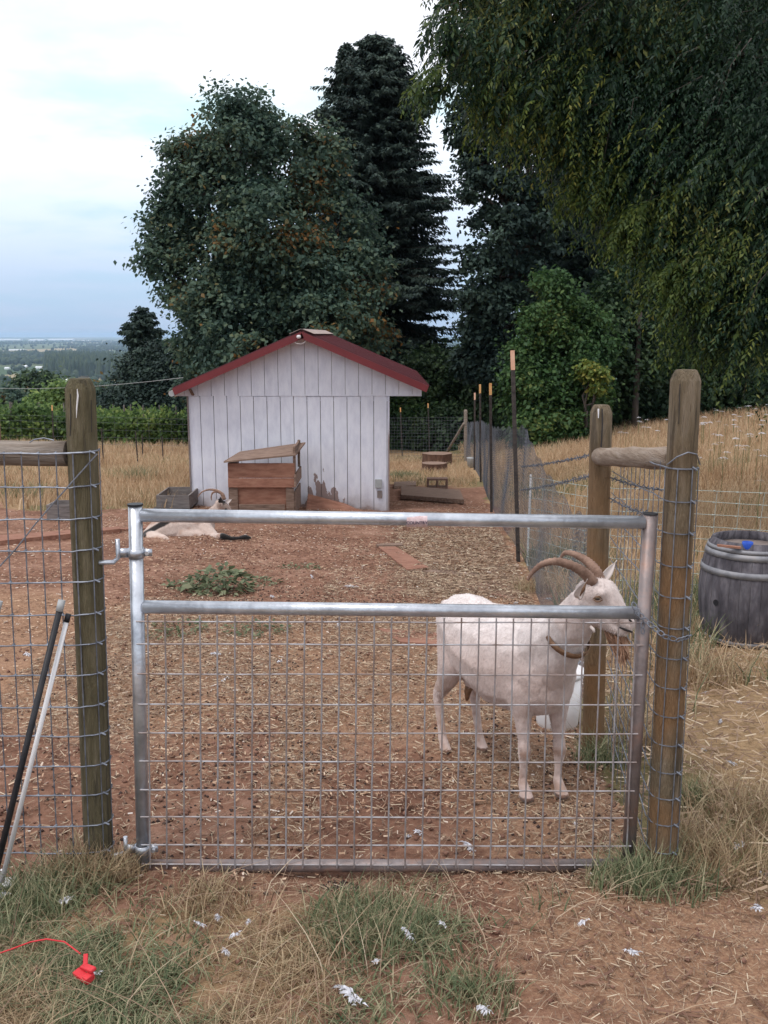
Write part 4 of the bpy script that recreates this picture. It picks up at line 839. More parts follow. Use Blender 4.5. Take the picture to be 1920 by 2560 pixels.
# leaning triangular board at the mud splash
q0, q1 = pix(765, 1274, 13.75), pix(905, 1278, 13.75); mb = MB(); zz = float(g(-1, 13.75))
mb.hexa([Vector((q0.x, 13.70, zz)), Vector((q1.x, 13.70, zz)), Vector((q1.x, 13.72, zz)), Vector((q0.x, 13.72, zz)), Vector((q0.x + .02, 13.93, zz + .22)), Vector((q1.x - .25, 13.95, zz + .07)), Vector((q1.x - .25, 13.97, zz + .07)), Vector((q0.x + .02, 13.95, zz + .22))])
o = mb.build('leaning_board', M['redwood']); origin_to(o, (q0.x, 13.7, zz)); tag(o, 'mud coloured tapered board leaning at the foot of the shed wall', 'board', 'loose boards lying in the pen')
# concrete block
c = gp(1093, 1221); cb_ = thing('concrete_block', c, 'brown concrete block with two holes standing right of the shed', 'block'); mb = MB(); bw_, bh_, t_ = .39, .19, .035
for dz_ in (t_ / 2, bh_ - t_ / 2): mb.box((c.x, c.y, c.z + dz_), (bw_, .19, t_))
for dx_ in (-bw_ / 2 + t_ / 2, 0, bw_ / 2 - t_ / 2): mb.box((c.x + dx_, c.y, c.z + bh_ / 2), (t_, .188, bh_ - 2 * t_ - .001))
mb.build('block_body', M['concrete'], cb_, bevel=.004)
# stumps
def stump(px, py, r_, h_, label, sd_):
    c = gp(px, py); rr = random.Random(sd_); mb = MB(); n = 22; js = [1 + rr.uniform(-.07, .07) for _ in range(n)]
    vs = []; 
    for z_, k in ((-.05, 1.12), (.06, 1.03), (h_ * .6, .98), (h_, 1.0)):
        for i in range(n): a_ = i * 6.283 / n; vs.append((c.x + math.cos(a_) * r_ * js[i] * k, c.y + math.sin(a_) * r_ * js[i] * k * .9, c.z + z_))
    fs = [(l * n + i, l * n + (i + 1) % n, (l + 1) * n + (i + 1) % n, (l + 1) * n + i) for l in range(3) for i in range(n)]
    mb.add(vs, fs); t = thing('tree_stump', c, label, 'stump', 'cut stumps in the pen'); mb.build('bark', M['bark2'], t, True)
    mb = MB(); mb.add([(v[0], v[1], v[2] + .002) for v in vs[-n:]] , [tuple(range(n))]); mb.build('cut_face', M['weatherwood'], t)
M['bark2'] = nmat('stump_bark', [(.3, (.06, .03, .022)), (.7, (.15, .085, .06))], 8, (3, 3, .7), .95, 0, .6, 30)
stump(1093, 1163, .40, .34, 'tall brown cut stump at the back of the pen', 1); stump(1085, 1180, .30, .21, 'low brown cut stump in front of the tall stump', 2)
# bucket on the far fence
c = gp(1178, 1168); mb = MB(); mb.lathe((c.x, c.y, c.z), [(.09, 0), (.115, .24), (.12, .26), (.112, .26), (.085, .02)], 20); o = mb.build('bucket', M['greyplastic'], smooth=True); origin_to(o, c); tag(o, 'grey bucket standing by the far corner of the fence', 'bucket')

# ------------------------------------------------------------------ posts
def woodpost(top, base, r_, mt, label, n=20, group='round wooden posts', side=None, cat='wooden post'):
    """round treated post with a chamfered top, leaning as measured"""
    t = Vector(top); b_ = Vector(base); d = (t - b_); mb = MB(); Lz = d.length
    prof = [(-.25, 1.03), (0, 1.03), (.1, 1.01), (.3, 1), (.6, .99), (.9, .98), (1 - .034 / Lz, .975), (1 - .031 / Lz, .96), (1 - .016 / Lz, .84), (1 - .003 / Lz, .70), (1 - .001 / Lz, .66), (1, .60)]
    seg = n; vs = []; rr = random.Random(hash(label) % 1000 if False else len(label))
    js = [1 + rr.uniform(-.04, .035) for _ in range(seg)]
    for tt, k in prof:
        c = b_ + d * tt
        for i in range(seg):
            a_ = i * 6.283185 / seg
            ex = 1 / max(abs(math.cos(a_)), abs(math.sin(a_))); sq = 1 + (ex - 1) * .18
            vs.append(c + Vector((math.cos(a_), math.sin(a_), 0)) * r_ * k * sq * js[i])
    fs = [(l * seg + i, l * seg + (i + 1) % seg, (l + 1) * seg + (i + 1) % seg, (l + 1) * seg + i) for l in range(len(prof) - 1) for i in range(seg)]
    fs += [tuple(range(seg))[::-1], tuple((len(prof) - 1) * seg + i for i in range(seg))]
    mb.add(vs, fs); t_ = thing('wooden_post', b_, label, cat, group); mb.build('post_shaft', mt, t_, True); return t_
LP_t, LP_b = pix(200, 946, 2.9), pix(250, 2178, 2.9); LP_b.z = float(g(LP_b.x, 2.9)) - .01
RP_t, RP_b = pix(1716, 924, 2.9), pix(1652, 2200, 2.9); RP_b.z = float(g(RP_b.x, 2.9)) - .01
lpost = woodpost(LP_t, LP_b, .0455, M['post'], 'thick greenish round post on the left side of the gate')
rpost = woodpost(RP_t, RP_b, .0465, M['post2'], 'tallest round post, orange stained, right of the gate')
P2_t = pix(1504, 1012, 3.98); P2_b = pix(1482, 1888, 3.98); P2_b.z = float(g(P2_b.x, 3.98)) - .01
post2 = woodpost(P2_t, P2_b, .046, M['post2'], 'shorter cracked round post behind the standing goat')
def crack(parent, pts, r_, name='crack'): mb = MB(); mb.tube(pts, r_, 4); mb.build(name, M['black'], parent)
crack(post2, [pix(1505, 1022, 3.93), pix(1506, 1050, 3.93), pix(1505, 1085, 3.93), pix(1503, 1118, 3.93)], .0025)
crack(lpost, [pix(176, 985, 2.858), pix(177, 1040, 2.857), pix(175, 1090, 2.857)], .0012); crack(lpost, [pix(228, 1000, 2.862), pix(229, 1080, 2.861)], .0010); crack(lpost, [pix(215, 1400, 2.857), pix(218, 1520, 2.857), pix(221, 1640, 2.857)], .0011)
crack(rpost, [pix(1700, 960, 2.857), pix(1698, 1010, 2.856), pix(1697, 1060, 2.856)], .0012); crack(rpost, [pix(1735, 980, 2.862), pix(1733, 1070, 2.861)], .0010); crack(rpost, [pix(1690, 1500, 2.856), pix(1683, 1640, 2.856)], .0010)
crack(post2, [pix(1490, 1300, 3.94), pix(1487, 1440, 3.94), pix(1484, 1560, 3.94)], .0016)
# pale paint drips
mb = MB(); mb.tube([pix(193, 972, 2.852), pix(195, 990, 2.852), pix(192, 1020, 2.852), pix(191, 1045, 2.852)], [.001, .0028, .0022, .0006], 5); mb.build('paint_drip', M['white'], lpost)
mb = MB(); mb.tube([pix(1496, 1022, 3.932), pix(1496, 1045, 3.93)], [.004, .002], 5); mb.build('paint_drip', M['white'], post2)
def railp(a_, b_, r_, label, jit=.003, mt='rail'):
    mb = MB(); pts = curve_pts(a_, b_, 0, 8, jit); mb.tube([pts[0] - (pts[1] - pts[0]).normalized() * .008] + pts, [r_ * .75] + [r_ * (1 + random.uniform(-.03, .03)) for _ in pts], 16)
    c = Vector(a_); t = thing('wooden_rail', c, label, 'rail', 'round wooden rails'); mb.build('rail_pole', M[mt], t, True); return t
railp(pix(-420, 1136, 2.93), pix(170, 1134, 2.91), .038, 'grey round rail running left from the left gate post')
rr_ = railp(pix(1500, 1141, 3.92), pix(1690, 1147, 2.97), .037, 'short cracked round rail between the two right hand posts', mt='railside')
crack(rr_, [pix(1508, 1138, 3.87), pix(1550, 1136, 3.6), pix(1600, 1143, 3.3), pix(1660, 1153, 2.98)], .0018)

# ------------------------------------------------------------------ the gate
GYp = 2.9
gt = thing('metal_gate', pix(358, 2192, GYp), 'galvanised tube gate with welded wire mesh in its lower part', 'gate')
tr_ = .0215
def tube(name, pts, r_, mt, par, n=16): mb = MB(); mb.tube(pts, r_, n); return mb.build(name, mt, par, True)
TL, BL, TR, BR = pix(338, 1265, GYp), pix(359, 2192, GYp), pix(1626, 1286, GYp), pix(1567, 2200, GYp)
tube('hinge_stile', [BL, TL], tr_, M['galv'], gt); tube('latch_stile', [BR, TR], tr_, M['galvold'], gt)
mb = MB(); mb.tube([TL + Vector((0, 0, .001)), TL + Vector((0, 0, .007))], tr_ * 1.12, 16); mb.build('tube_cap', M['black'], gt)
mb = MB(); mb.tube([TR + Vector((0, 0, .001)), TR + Vector((0, 0, .004))], tr_ * 1.08, 16); mb.build('tube_cap', M['black'], gt)
def onL(y): p = pix(350, y, GYp); t = (p.z - BL.z) / (TL.z - BL.z); return BL.lerp(TL, t)
def onR(y): p = pix(1600, y, GYp); t = (p.z - BR.z) / (TR.z - BR.z); return BR.lerp(TR, t)
for nm, yl, yr, mt in (('top_rail', 1288, 1306, M['galv']), ('middle_rail', 1517, 1532, M['galv']), ('bottom_rail', 2165, 2163, M['galvold'])):
    a_, b_ = onL(yl), onR(yr); d = (b_ - a_).normalized(); tube(nm, [a_ + d * .018, b_ - d * .018], tr_ * .97, mt, gt)
yl_ = [1549, 1605, 1679, 1754, 1825, 1896, 1967, 2034, 2104, 2152]; mb = MB()
for y_ in yl_:
    a_, b_ = onL(y_), onR(y_ + 3); off = Vector((0, -.021, 0)); k = 10
    mb.tube([a_.lerp(b_, i / k) + off + Vector((random.uniform(-.001, .001), 0, random.uniform(-.0012, .0012))) for i in range(k + 1)], .0027, 5)
zt_, zb2 = onL(1530).z, onL(2160).z
for i in range(29):
    xt = 374 + i * 43.25; a_ = pix(xt, 1532 + i * .4, GYp); t0_ = (xt - 340) / (1620 - 340); bx_ = 380 + (1560 - 380) * (xt - 374) / (1585 - 374)
    b_ = pix(bx_, 2160, GYp); off = Vector((0, -.0245, 0)); kk = 6
    if xt > 1588: continue
    mb.tube([a_.lerp(b_, j / kk) + off + Vector((random.uniform(-.0012, .0012), 0, 0)) for j in range(kk + 1)], .0027, 5)
mb.build('wire_mesh', M['wirerust'], gt)
# sticker on the top rail with its word
sa = pix(1042, 1300, GYp); mb = MB(); k = 8; L_ = .0635
vs = []
for i in range(k + 1):
    a_ = R(30 + 120 * i / k) ; 
    for sx in (-1, 1): vs.append((sa.x + sx * L_ / 2, sa.y - math.sin(a_) * (tr_ + .0008), sa.z - math.cos(a_) * (tr_ + .0008) * 1.0 + .0))
mb.add(vs, [(2 * i, 2 * i + 1, 2 * i + 3, 2 * i + 2) for i in range(k)])
M['sticker'] = nmat('faded_pink_sticker', [(.35, (.52, .36, .36)), (.65, (.70, .58, .60))], 60, rough=.6); stk = mb.build('sticker', M['sticker'], gt, True)
fc_ = bpy.data.curves.new('t', 'FONT'); fc_.body = 'COUNTRY'; fc_.size = .0135; fc_.align_x = 'CENTER'; fc_.extrude = .0003; fc_.offset = .0002
fo = bpy.data.objects.new('t', fc_); COL.objects.link(fo); bpy.context.view_layer.update()
me = bpy.data.meshes.new_from_object(fo.evaluated_get(bpy.context.evaluated_depsgraph_get())); bpy.data.objects.remove(fo)
me.transform(Matrix.Translation((sa.x, sa.y - tr_ - .0017, sa.z - .009)) @ Matrix.Rotation(R(90), 4, 'X')); me.materials.clear(); M['ink'] = nmat('dark_ink', [(.3, (.05, .04, .07)), (.7, (.09, .07, .11))], 50); me.materials.append(M['ink'])
o = bpy.data.objects.new('lettering', me); COL.objects.link(o); o.parent = gt; o.matrix_parent_inverse = Matrix.Translation(-gt.location)
# hinges
for (yc, name) in ((1383, 'hinge'), (2122, 'hinge')):
    c = onL(yc); mb = MB(); mb.lathe((c.x, c.y, c.z - .014), [(tr_ + .001, 0), (tr_ + .004, 0), (tr_ + .004, .03), (tr_ + .001, .03)], 18, False)
    mb.bar(c + Vector((-tr_, 0, .001)), c + Vector((-.058, -.004, .001)), .008, .028, (0, 0, 1)); mb.bar(c + Vector((tr_, -.002, .003)), c + Vector((.05, -.004, .003)), .006, .022)
    mb.tube([c + Vector((.038, -.022, .004)), c + Vector((.038, .016, .004))], .0065, 8); mb.build(name, M['galv'], gt, True)
for (yc, py_, nm) in ((1383, 1407, 'hinge_pin'), (2122, 2138, 'hinge_pin')):
    c = onL(yc) + Vector((-.055, -.004, 0)); e = pix(245, py_ + (0 if yc < 2000 else 3), 2.885); mb = MB()
    mb.tube([Vector((e.x - .03, e.y, e.z)), Vector((e.x + .05, e.y, e.z + .002)), Vector((c.x - .012, c.y, e.z + .003)), Vector((c.x, c.y, e.z + .014)), Vector((c.x, c.y, c.z + .045))], .0072, 10); mb.build(nm, M['galv'], lpost, True)
# chain with its clip
def chain(pts, name, label, link=.026, r_=.0022):
    P = [Vector(p) for p in pts]; mb = MB(); seg = []; 
    tot = sum((P[i + 1] - P[i]).length for i in range(len(P) - 1)); n = int(tot / (link * .72)); k = 0
    def at_(s_):
        for i in range(len(P) - 1):
            l_ = (P[i + 1] - P[i]).length
            if s_ <= l_ or i == len(P) - 2: return P[i].lerp(P[i + 1], min(1, s_ / l_)), (P[i + 1] - P[i]).normalized()
            s_ -= l_
    for k in range(n):
        c, d = at_((k + .5) * tot / n); u = d.cross(Vector((0, 1, .3))).normalized() if k % 2 else d.cross(Vector((1, .2, 1)).cross(d)).normalized(); 
        ring = [c + d * math.cos(t) * link / 2 + u * math.sin(t) * link * .27 for t in [6.283 * i / 10 for i in range(11)]]; mb.tube(ring, r_, 5, False)
    o = mb.build(name, M['wire'], smooth=True); origin_to(o, P[0]); return tag(o, label, 'chain')
chain([pix(1583, 1508, 2.87), pix(1592, 1530, 2.865), pix(1615, 1552, 2.86), pix(1648, 1580, 2.845), pix(1664, 1592, 2.835), pix(1695, 1600, 2.83), pix(1722, 1592, 2.86), pix(1724, 1590, 2.93)], 'gate_chain', 'dark steel chain looped from the gate to the orange stained post')
chain([pix(1606, 1555, 2.865), pix(1607, 1585, 2.865)], 'chain_end', 'short loose chain end hanging at the latch side of the gate', .02, .0018)

# ------------------------------------------------------------------ woven wire fences
def wave(a_, b_, k, amp): return [a_.lerp(b_, i / k) + Vector((0, random.uniform(-amp, amp) * .4, random.uniform(-amp, amp))) for i in range(k + 1)]
def wrap(c, ax, r_, a0, a1, k=8): return [c + Vector((math.cos(R(a0 + (a1 - a0) * i / k)) * r_, math.sin(R(a0 + (a1 - a0) * i / k)) * r_, 0)) for i in range(k + 1)]
fl = thing('woven_wire_fence', (-1.3, 2.85, float(g(-1.3, 2.85))), 'dark woven wire fence wrapped around the left gate post', 'wire fence', 'woven wire fences')
ys = [1128, 1211, 1290, 1368, 1446, 1526, 1600, 1675, 1752, 1824, 1899, 1971, 2046, 2112]; mb = MB(); kn = mb
for i, y_ in enumerate(ys):
    c = pix(200 + (y_ - 946) * .0406, y_, 2.9); st_ = Vector((c.x, 2.9, c.z))
    l_ = Vector((c.x - .9, 2.855, c.z - .004)); pts = wave(l_, st_ + Vector((-.03, -.048, -.002)), 12, .0025) + [st_ + Vector((math.cos(R(t)), math.sin(R(t)), 0)) * .0485 + Vector((0, 0, .003 * (t - 240) / 100)) for t in (262, 285, 310, 335, 360, 385)]
    mb.tube(pts, .0025 if i else .0031, 5)
    c2 = st_ + Vector((math.cos(R(318)), math.sin(R(318)), 0)) * .051
    kn.tube([c2 + Vector((-.008, 0, .005)), c2 + Vector((.009, .0, -.003))], .0034, 5)
zt1, zb1 = pix(200, 1126, 2.9).z, float(g(-1, 2.86)) + .02
for i in range(17):
    x_ = LP_t.x + (-.020) - .052 * i
    tp = Vector((x_ , 2.853 if i == 0 else 2.857, zt1)); bt = Vector((x_ - .024, 2.857, zb1)); mb.tube(wave(tp, bt, 14, .0028), .0021, 4)
    for y_ in ys[::1]:
        if i and i < 9: z_ = pix(200, y_, 2.9).z; kn.tube([Vector((x_ - .024 * (zt1 - z_) / (zt1 - zb1) - .004, 2.855, z_ - .002)), Vector((x_ - .024 * (zt1 - z_) / (zt1 - zb1) + .004, 2.855, z_ + .002))], .0034, 5)
for ang in (305, 350):
    tp = LP_t + Vector((math.cos(R(ang)) * .049, math.sin(R(ang)) * .049, 0)); tp.z = zt1; bt = LP_b + Vector((math.cos(R(ang)) * .05, math.sin(R(ang)) * .05, .05)); 
    k_ = 14; mb.tube(wave(tp, bt, k_, .002), .0018, 4)
mb.tube([pix(243, 1135, 2.84), pix(180, 1205, 2.842), pix(90, 1308, 2.845), pix(40, 1372, 2.85), pix(-60, 1480, 2.85)], .0024, 5)
mb.tube([pix(74, 1106, 2.87), pix(85, 1099, 2.87), pix(110, 1095, 2.87), pix(135, 1101, 2.87)], .002, 5)
mb.build('wire_strands', M['wire'], fl)
# right post wrap + the side fence back to the inner post
fr = thing('woven_wire_fence', (RP_b.x, 2.9, RP_b.z), 'woven wire fence wrapped around the orange stained gate post', 'wire fence', 'woven wire fences')
ys2 = [1151, 1229, 1305, 1384, 1460, 1536, 1612, 1687, 1760, 1834, 1906, 1975, 2045, 2120]; mb = MB()
def rpc(y_): t = (y_ - 924) / (2200 - 924); return RP_t.lerp(RP_b, t)
def p2c(z_): t = (P2_t.z - z_) / (P2_t.z - P2_b.z); return P2_t.lerp(P2_b, t)
for i, y_ in enumerate(ys2):
    c = rpc(y_); pts = [c + Vector((math.cos(R(t)) * .0495, math.sin(R(t)) * .0495, 0)) for t in (15, -20, -55, -90, -125, -160, -190)]
    e = p2c(max(c.z, float(g(.9, 3.9)) + .02) - .03 + .08 * (i / 14)) ; pts += wave(pts[-1] + Vector((-.002, .02, 0)), Vector((e.x + .05, 3.97, e.z - .04)), 8, .004)
    mb.tube(pts, .0020 if i else .0026, 5); cc_ = c + Vector((math.cos(R(-62)), math.sin(R(-62)), 0)) * .052; mb.tube([cc_ + Vector((-.006, 0, .006)), cc_ + Vector((.008, 0, -.004))], .0036, 5)
for ang in (-30, -68, -118, -172):
    pts = [rpc(y_) + Vector((math.cos(R(ang - .5 * (y_ - 1150) / 40)) * .0515, math.sin(R(ang - .5 * (y_ - 1150) / 40)) * .0515, 0)) for y_ in ys2]; mb.tube(pts, .0017, 4)
for i in range(1, 11):
    t = i / 11; x_ = RP_b.x - .05 + (P2_b.x + .05 - RP_b.x + .05) * t; y_ = 2.92 + 1.05 * t; mb.tube(wave(Vector((x_, y_, pix(1716, 1151, 2.9).z - .12 * t)), Vector((x_, y_, float(g(x_, y_)) + .02)), 10, .004), .0015, 4)
q = rpc(1128); mb.tube([q + Vector((-.05, -.02, -.02)), q + Vector((-.03, -.05, .008)), q + Vector((0, -.055, .022)), q + Vector((.03, -.045, .015)), q + Vector((.05, -.02, -.02))], .0022, 5)
mb.build('wire_strands', M['wire'], fr)

# ------------------------------------------------------------------ steel stakes with coloured tips
def tpost(px, base_y, top_y, label, tip, wdt=.04, grp='steel fence stakes'):
    b_ = gp(px[1], base_y); t_ = pix(px[0], top_y, b_.y); root = thing('steel_stake', b_, label, 'fence stake', grp); a_ = b_ - Vector((0, 0, .1)); top = t_
    d = (top - a_); q = a_ + d * (1 - .085); mb = MB(); mb.bar(a_, q, .006, wdt, (1, 0, 0)); mb.bar(a_ + Vector((0, .015, 0)), q + Vector((0, .015, 0)), .03, .006, (1, 0, 0))
    for i in range(24):
        p_ = a_.lerp(q, (i + .5) / 24) + Vector((0, -.006, 0)); mb.box(p_, (.014, .01, .012))
    mb.build('stake_shaft', M['tpost'], root)
    if tip: mb = MB(); mb.bar(q, top, .009, wdt, (1, 0, 0)); mb.bar(q + Vector((0, .015, 0)), top + Vector((0, .015, 0)), .03, .009, (1, 0, 0)); mb.build('painted_tip', M[tip], root)
    return root, b_, top
tA = tpost((1281, 1297), 1406, 876, 'tallest dark steel stake with pale orange tip, nearest of the side fence', 'tippink')
tB = tpost((1226, 1229), 1279, 958, 'dark steel stake with orange tip, second nearest of the side fence', 'tiporange')
tC = tpost((1200, 1202), 1205, 961, 'dark steel stake with orange tip, third of the side fence', 'tiporange')
tD = tpost((1187, 1186), 1175, 982, 'thin dark stake with pale tip, just right of the far corner post', 'tippink')
tpost((1070, 1074), 1140, 1008, 'steel stake of the back fence behind the stumps', 'tiporange', .035); tpost((1001, 1006), 1142, 1019, 'steel stake of the back fence beside the shed corner', 'tiporange', .035)
for (pt, pb_, by_, ty_, lab) in ((130, 136, 1160, 1013, 'thin stake with orange tip in front of the vines, left of the gate post'), (253, 259, 1162, 1061, 'thin dark stake just right of the left gate post'), (338, 345, 1160, 1070, 'thin dark stake midway between gate post and shed'), (355, 357, 1146, 1080, 'shorter thin dark stake behind the midway one'), (405, 408, 1156, 1085, 'thin dark stake nearest the left shed corner')):
    tpost((pt, pb_), by_, ty_, lab, 'tiporange' if pt == 130 else None, .03, 'stakes of the field fence')
cp_b = gp(1165, 1154); cp_t = pix(1164, 1024, cp_b.y); cpost = woodpost(cp_t, cp_b, .05, M['rail'], 'brown wooden corner post at the far end of the pen', 10, 'round wooden posts')
mb = MB(); mb.tube([pix(1160, 1058, cp_b.y - .05), gp(1105, 1150)], .035, 8); mb.build('brace', M['rail'], cpost, True)
ws_b = gp(1318, 1412); ws_t = pix(1327, 1186, ws_b.y); o = (lambda mb: (mb.tube([ws_b - Vector((0, 0, .05)), ws_t], .011, 7), mb.build('white_stake', M['white'])))(MB())[1]; origin_to(o, ws_b); tag(o, 'thin white stake right of the tallest steel stake', 'fence stake')

# ------------------------------------------------------------------ net hung on the stakes
def netting():
    top = [(Vector((tB[1].x - .0, 0, 0)), 0)]
    nodes = [(cp_b.x, cp_b.y, pix(1165, 1055, cp_b.y).z), (tD[1].x, tD[1].y, pix(1186, 1052, tD[1].y).z), (tC[1].x, tC[1].y, pix(1202, 1050, tC[1].y).z), (tB[1].x, tB[1].y, pix(1228, 1066, tB[1].y).z),
             (tA[1].x + .03, tA[1].y, pix(1290, 1062, tA[1].y).z), (1.19, 7.2, None), (1.08, 5.4, None), (P2_b.x + .0, 4.03, pix(1478, 1300, 4.0).z)]
    nodes[5] = (1.20, 7.2, nodes[4][2] - .10); nodes[6] = (1.07, 5.4, nodes[4][2] - .12)
    xs = np.array([n_[0] for n_ in nodes]); ysn = np.array([n_[1] for n_ in nodes]); zs = np.array([n_[2] for n_ in nodes])
    s = np.concatenate([[0], np.cumsum(np.hypot(np.diff(xs), np.diff(ysn)))]); T = s[-1]
    ph = rng.random(20) * 6
    def pt(u, v):                   # u along metres, v 0 top..1 ground
        x = np.interp(u, s, xs); y = np.interp(u, s, ysn); zt = np.interp(u, s, zs); zb = g(x, y)
        span = np.abs((u * 1.1) % 1 - .5)
        bil = (np.sin(u * 1.3 + v * 5) * .022 + np.sin(u * 2.9 + ph[0] + v * 3) * .010) * (1 - np.abs(2 * v - 1) ** 2 * .6)
        zt = zt - .04 * np.sin(u * 4.0) ** 2
        return np.stack([x + bil + v * .02, y, zt + (zb + .02 - zt) * v], -1)
    segs = []
    cell = .060; nv = 20
    for sgn in (-1, 1):
        nu = int(T / cell)
        us = np.arange(-30, nu + 30) * cell; vv = np.linspace(0, 1, nv)
        U = us[:, None] + sgn * (vv[None, :] - .5) * 1.15; ok = (U >= 0) & (U <= T); Pn = pt(np.clip(U, 0, T), vv[None, :] + 0 * U)
        a_ = Pn[:, :-1][ok[:, :-1] & ok[:, 1:]]; b_ = Pn[:, 1:][ok[:, :-1] & ok[:, 1:]]; segs.append((a_, b_))
    us = np.linspace(0, T, 260)
    for v in (0, .012): Pn = pt(us, np.full(260, v)); segs.append((Pn[:-1], Pn[1:]))
    A_ = np.concatenate([q[0] for q in segs]); B_ = np.concatenate([q[1] for q in segs]); d = unit(B_ - A_); n1 = unit(np.cross(d, np.array([0.3, .9, .2]))); n2 = np.cross(d, n1); r_ = .0010
    ring = [n1, -n1 * .5 + n2 * .866, -n1 * .5 - n2 * .866]
    V = np.stack([A_ + q * r_ for q in ring] + [B_ + q * r_ for q in ring], 1).reshape(-1, 3); base = (np.arange(len(A_)) * 6)[:, None]
    Fq = np.concatenate([base + np.array([[i, (i + 1) % 3, 3 + (i + 1) % 3, 3 + i]]) for i in range(3)], 0)
    o = mesh_np('wire_netting', V, Fq, M['net']); origin_to(o, (float(xs[4]), float(ysn[4]), float(zs[4]))); tag(o, 'fine grey sagging poultry netting hung along the dark stakes', 'netting')
netting()
# back netting between corner post and the shed
def grid_fence(name, label, path, ht, dx, zs, r_, mt, top_sag=0, knots=False, tilt=0):
    P = [Vector((p_[0], p_[1], float(g(p_[0], p_[1])))) for p_ in path]; mb = MB(); tot = 0; L_ = [(P[i + 1] - P[i]).length for i in range(len(P) - 1)]; T = sum(L_)
    def at_(u):
        for i, l_ in enumerate(L_):
            if u <= l_ or i == len(L_) - 1: q_ = P[i].lerp(P[i + 1], min(1, u / l_)); return q_
            u -= l_
    for z_ in zs:
        k = max(4, int(T / .25)); mb.tube([at_(T * i / k) + Vector((0, random.uniform(-.004, .004), z_ + random.uniform(-.006, .006) - top_sag * math.sin(9 * i / k) ** 2)) for i in range(k + 1)], r_, 4, False)
    n = int(T / dx)
    for i in range(n + 1):
        q_ = at_(T * i / n); mb.tube([q_ + Vector((random.uniform(-.006, .006) + tilt * z_, 0, z_ - top_sag * math.sin(9 * i / n) ** 2)) for z_ in np.linspace(zs[0], zs[-1], 5)], r_, 4, False)
        if knots:
            for z_ in zs: q2 = q_ + Vector((0, -.003, z_ - top_sag * math.sin(9 * i / n) ** 2)); mb.tube([q2 + Vector((-.007, 0, 0)), q2 + Vector((.007, 0, 0))], r_ * 2.3, 4)
    o = mb.build(name, mt); origin_to(o, P[0]); return tag(o, label, 'wire fence', 'wire fences around the pen')
grid_fence('wire_fence', 'faint grey wire fence across the back of the pen', [(-.1, 28.0), (cp_b.x, cp_b.y)], 1.2, .10, [.05 + .09 * i for i in range(14)], .0022, M['net'])
grid_fence('wire_fence', 'faint wire fence in front of the vineyard left of the shed', [(-13.5, 25.5), (-3.2, 27.2)], 1.1, .3, [.1, .3, .5, .7, .9, 1.05], .0025, M['net'])
grid_fence('wire_fence', 'pale woven wire fence passing behind the barrel', [(1.35, 8.8), (1.9, 7.6), (3.7, 7.0), (5.2, 6.8)], 1.0, .165, [.05, .13, .22, .31, .40, .50, .60, .70, .80, .89], .0022, M['whitewire'], .02, True, .03)
# barbed strands
def barbed(a_, b_, label, sag=.009):
    pts = [Vector(a_).lerp(Vector(b_), i / 20) - Vector((0, 0, sag * 4 * (i / 20) * (1 - i / 20))) for i in range(21)]; mb = MB(); mb.tube(pts, .0024, 4); L_ = (Vector(b_) - Vector(a_)).length; n = int(L_ / .09)
    for i in range(1, n):
        t = i / n; p_ = Vector(a_).lerp(Vector(b_), t) - Vector((0, 0, sag * 4 * t * (1 - t)))
        for k in range(3): v = Vector((random.uniform(-1, 1), random.uniform(-1, 1), random.uniform(-1, 1))).normalized() * .014; mb.tube([p_ - v, p_ + v], .0018, 3)
    o = mb.build('barbed_wire', M['net']); origin_to(o, a_); tag(o, label, 'barbed wire', 'barbed wire strands')
barbed(tA[1] + Vector((0, 0, .95)), p2c(pix(1500, 1140, 3.98).z) + Vector((-.02, .05, 0)), 'upper barbed wire strand running from the tallest stake to the inner post')
barbed(tA[1] + Vector((0, 0, .72)), p2c(pix(1500, 1192, 3.98).z) + Vector((-.02, .05, 0)), 'lower barbed wire strand running from the tallest stake to the inner post')
barbed(pix(1526, 1193, 3.95), pix(1664, 1225, 2.96), 'upper barbed wire strand between the two right posts'); barbed(pix(1524, 1245, 3.95), pix(1640, 1290, 2.97), 'lower barbed wire strand between the two right posts')
# overhead wire to the shed and its pole
we = pix(458, 944, 13.8); wp = pix(-60, 968, 19); mb = MB(); mb.tube([we.lerp(wp, i / 8) - Vector((0, 0, .08 * 4 * (i / 8) * (1 - i / 8))) for i in range(9)], .0032, 5); o = mb.build('overhead_wire', M['greyplastic']); origin_to(o, we); tag(o, 'thin pale wire strung from the left shed eave over the meadow', 'wire')
pb2 = pix(0, 1100, 24); pz = float(g(pb2.x, 24)); mb = MB(); mb.tube([(pb2.x, 24, pz - .1), (pb2.x, 24, pix(0, 960, 24).z)], .035, 8); o = mb.build('thin_pole', M['weatherwood'], smooth=True); origin_to(o, (pb2.x, 24, pz)); tag(o, 'thin brown pole at the extreme left edge of the meadow', 'pole')

# ------------------------------------------------------------------ leaning poles at the left
def stick(top, bot, r_, mt, capm, label, captl=.03):
    t_, b_ = Vector(top), Vector(bot); d = (t_ - b_).normalized(); root = thing('leaning_pole', b_, label, 'pole', 'poles leaning on the left fence')
    mb = MB(); mb.tube([b_, t_ - d * captl * .9], r_, 12); mb.build('pole_shaft', mt, root, True); mb = MB(); mb.tube([t_ - d * captl, t_], r_ * 1.18, 12); mb.build('end_cap', capm, root, True)
def floorp(px, Y): x_ = (px - 960) / F * (Y * 1.165); return Vector((x_, Y, float(H(x_, Y)) + .005))
stick(pix(155, 1500, 2.82), pix(-25, 2240, 2.62), .0095, M['black'], M['greyplastic'], 'black pole with grey end cap leaning on the left fence', .035)
stick(pix(171, 1535, 2.83), pix(4, 2205, 2.70), .0075, M['white'], M['black'], 'thin white pole with black tip leaning on the left fence', .025)
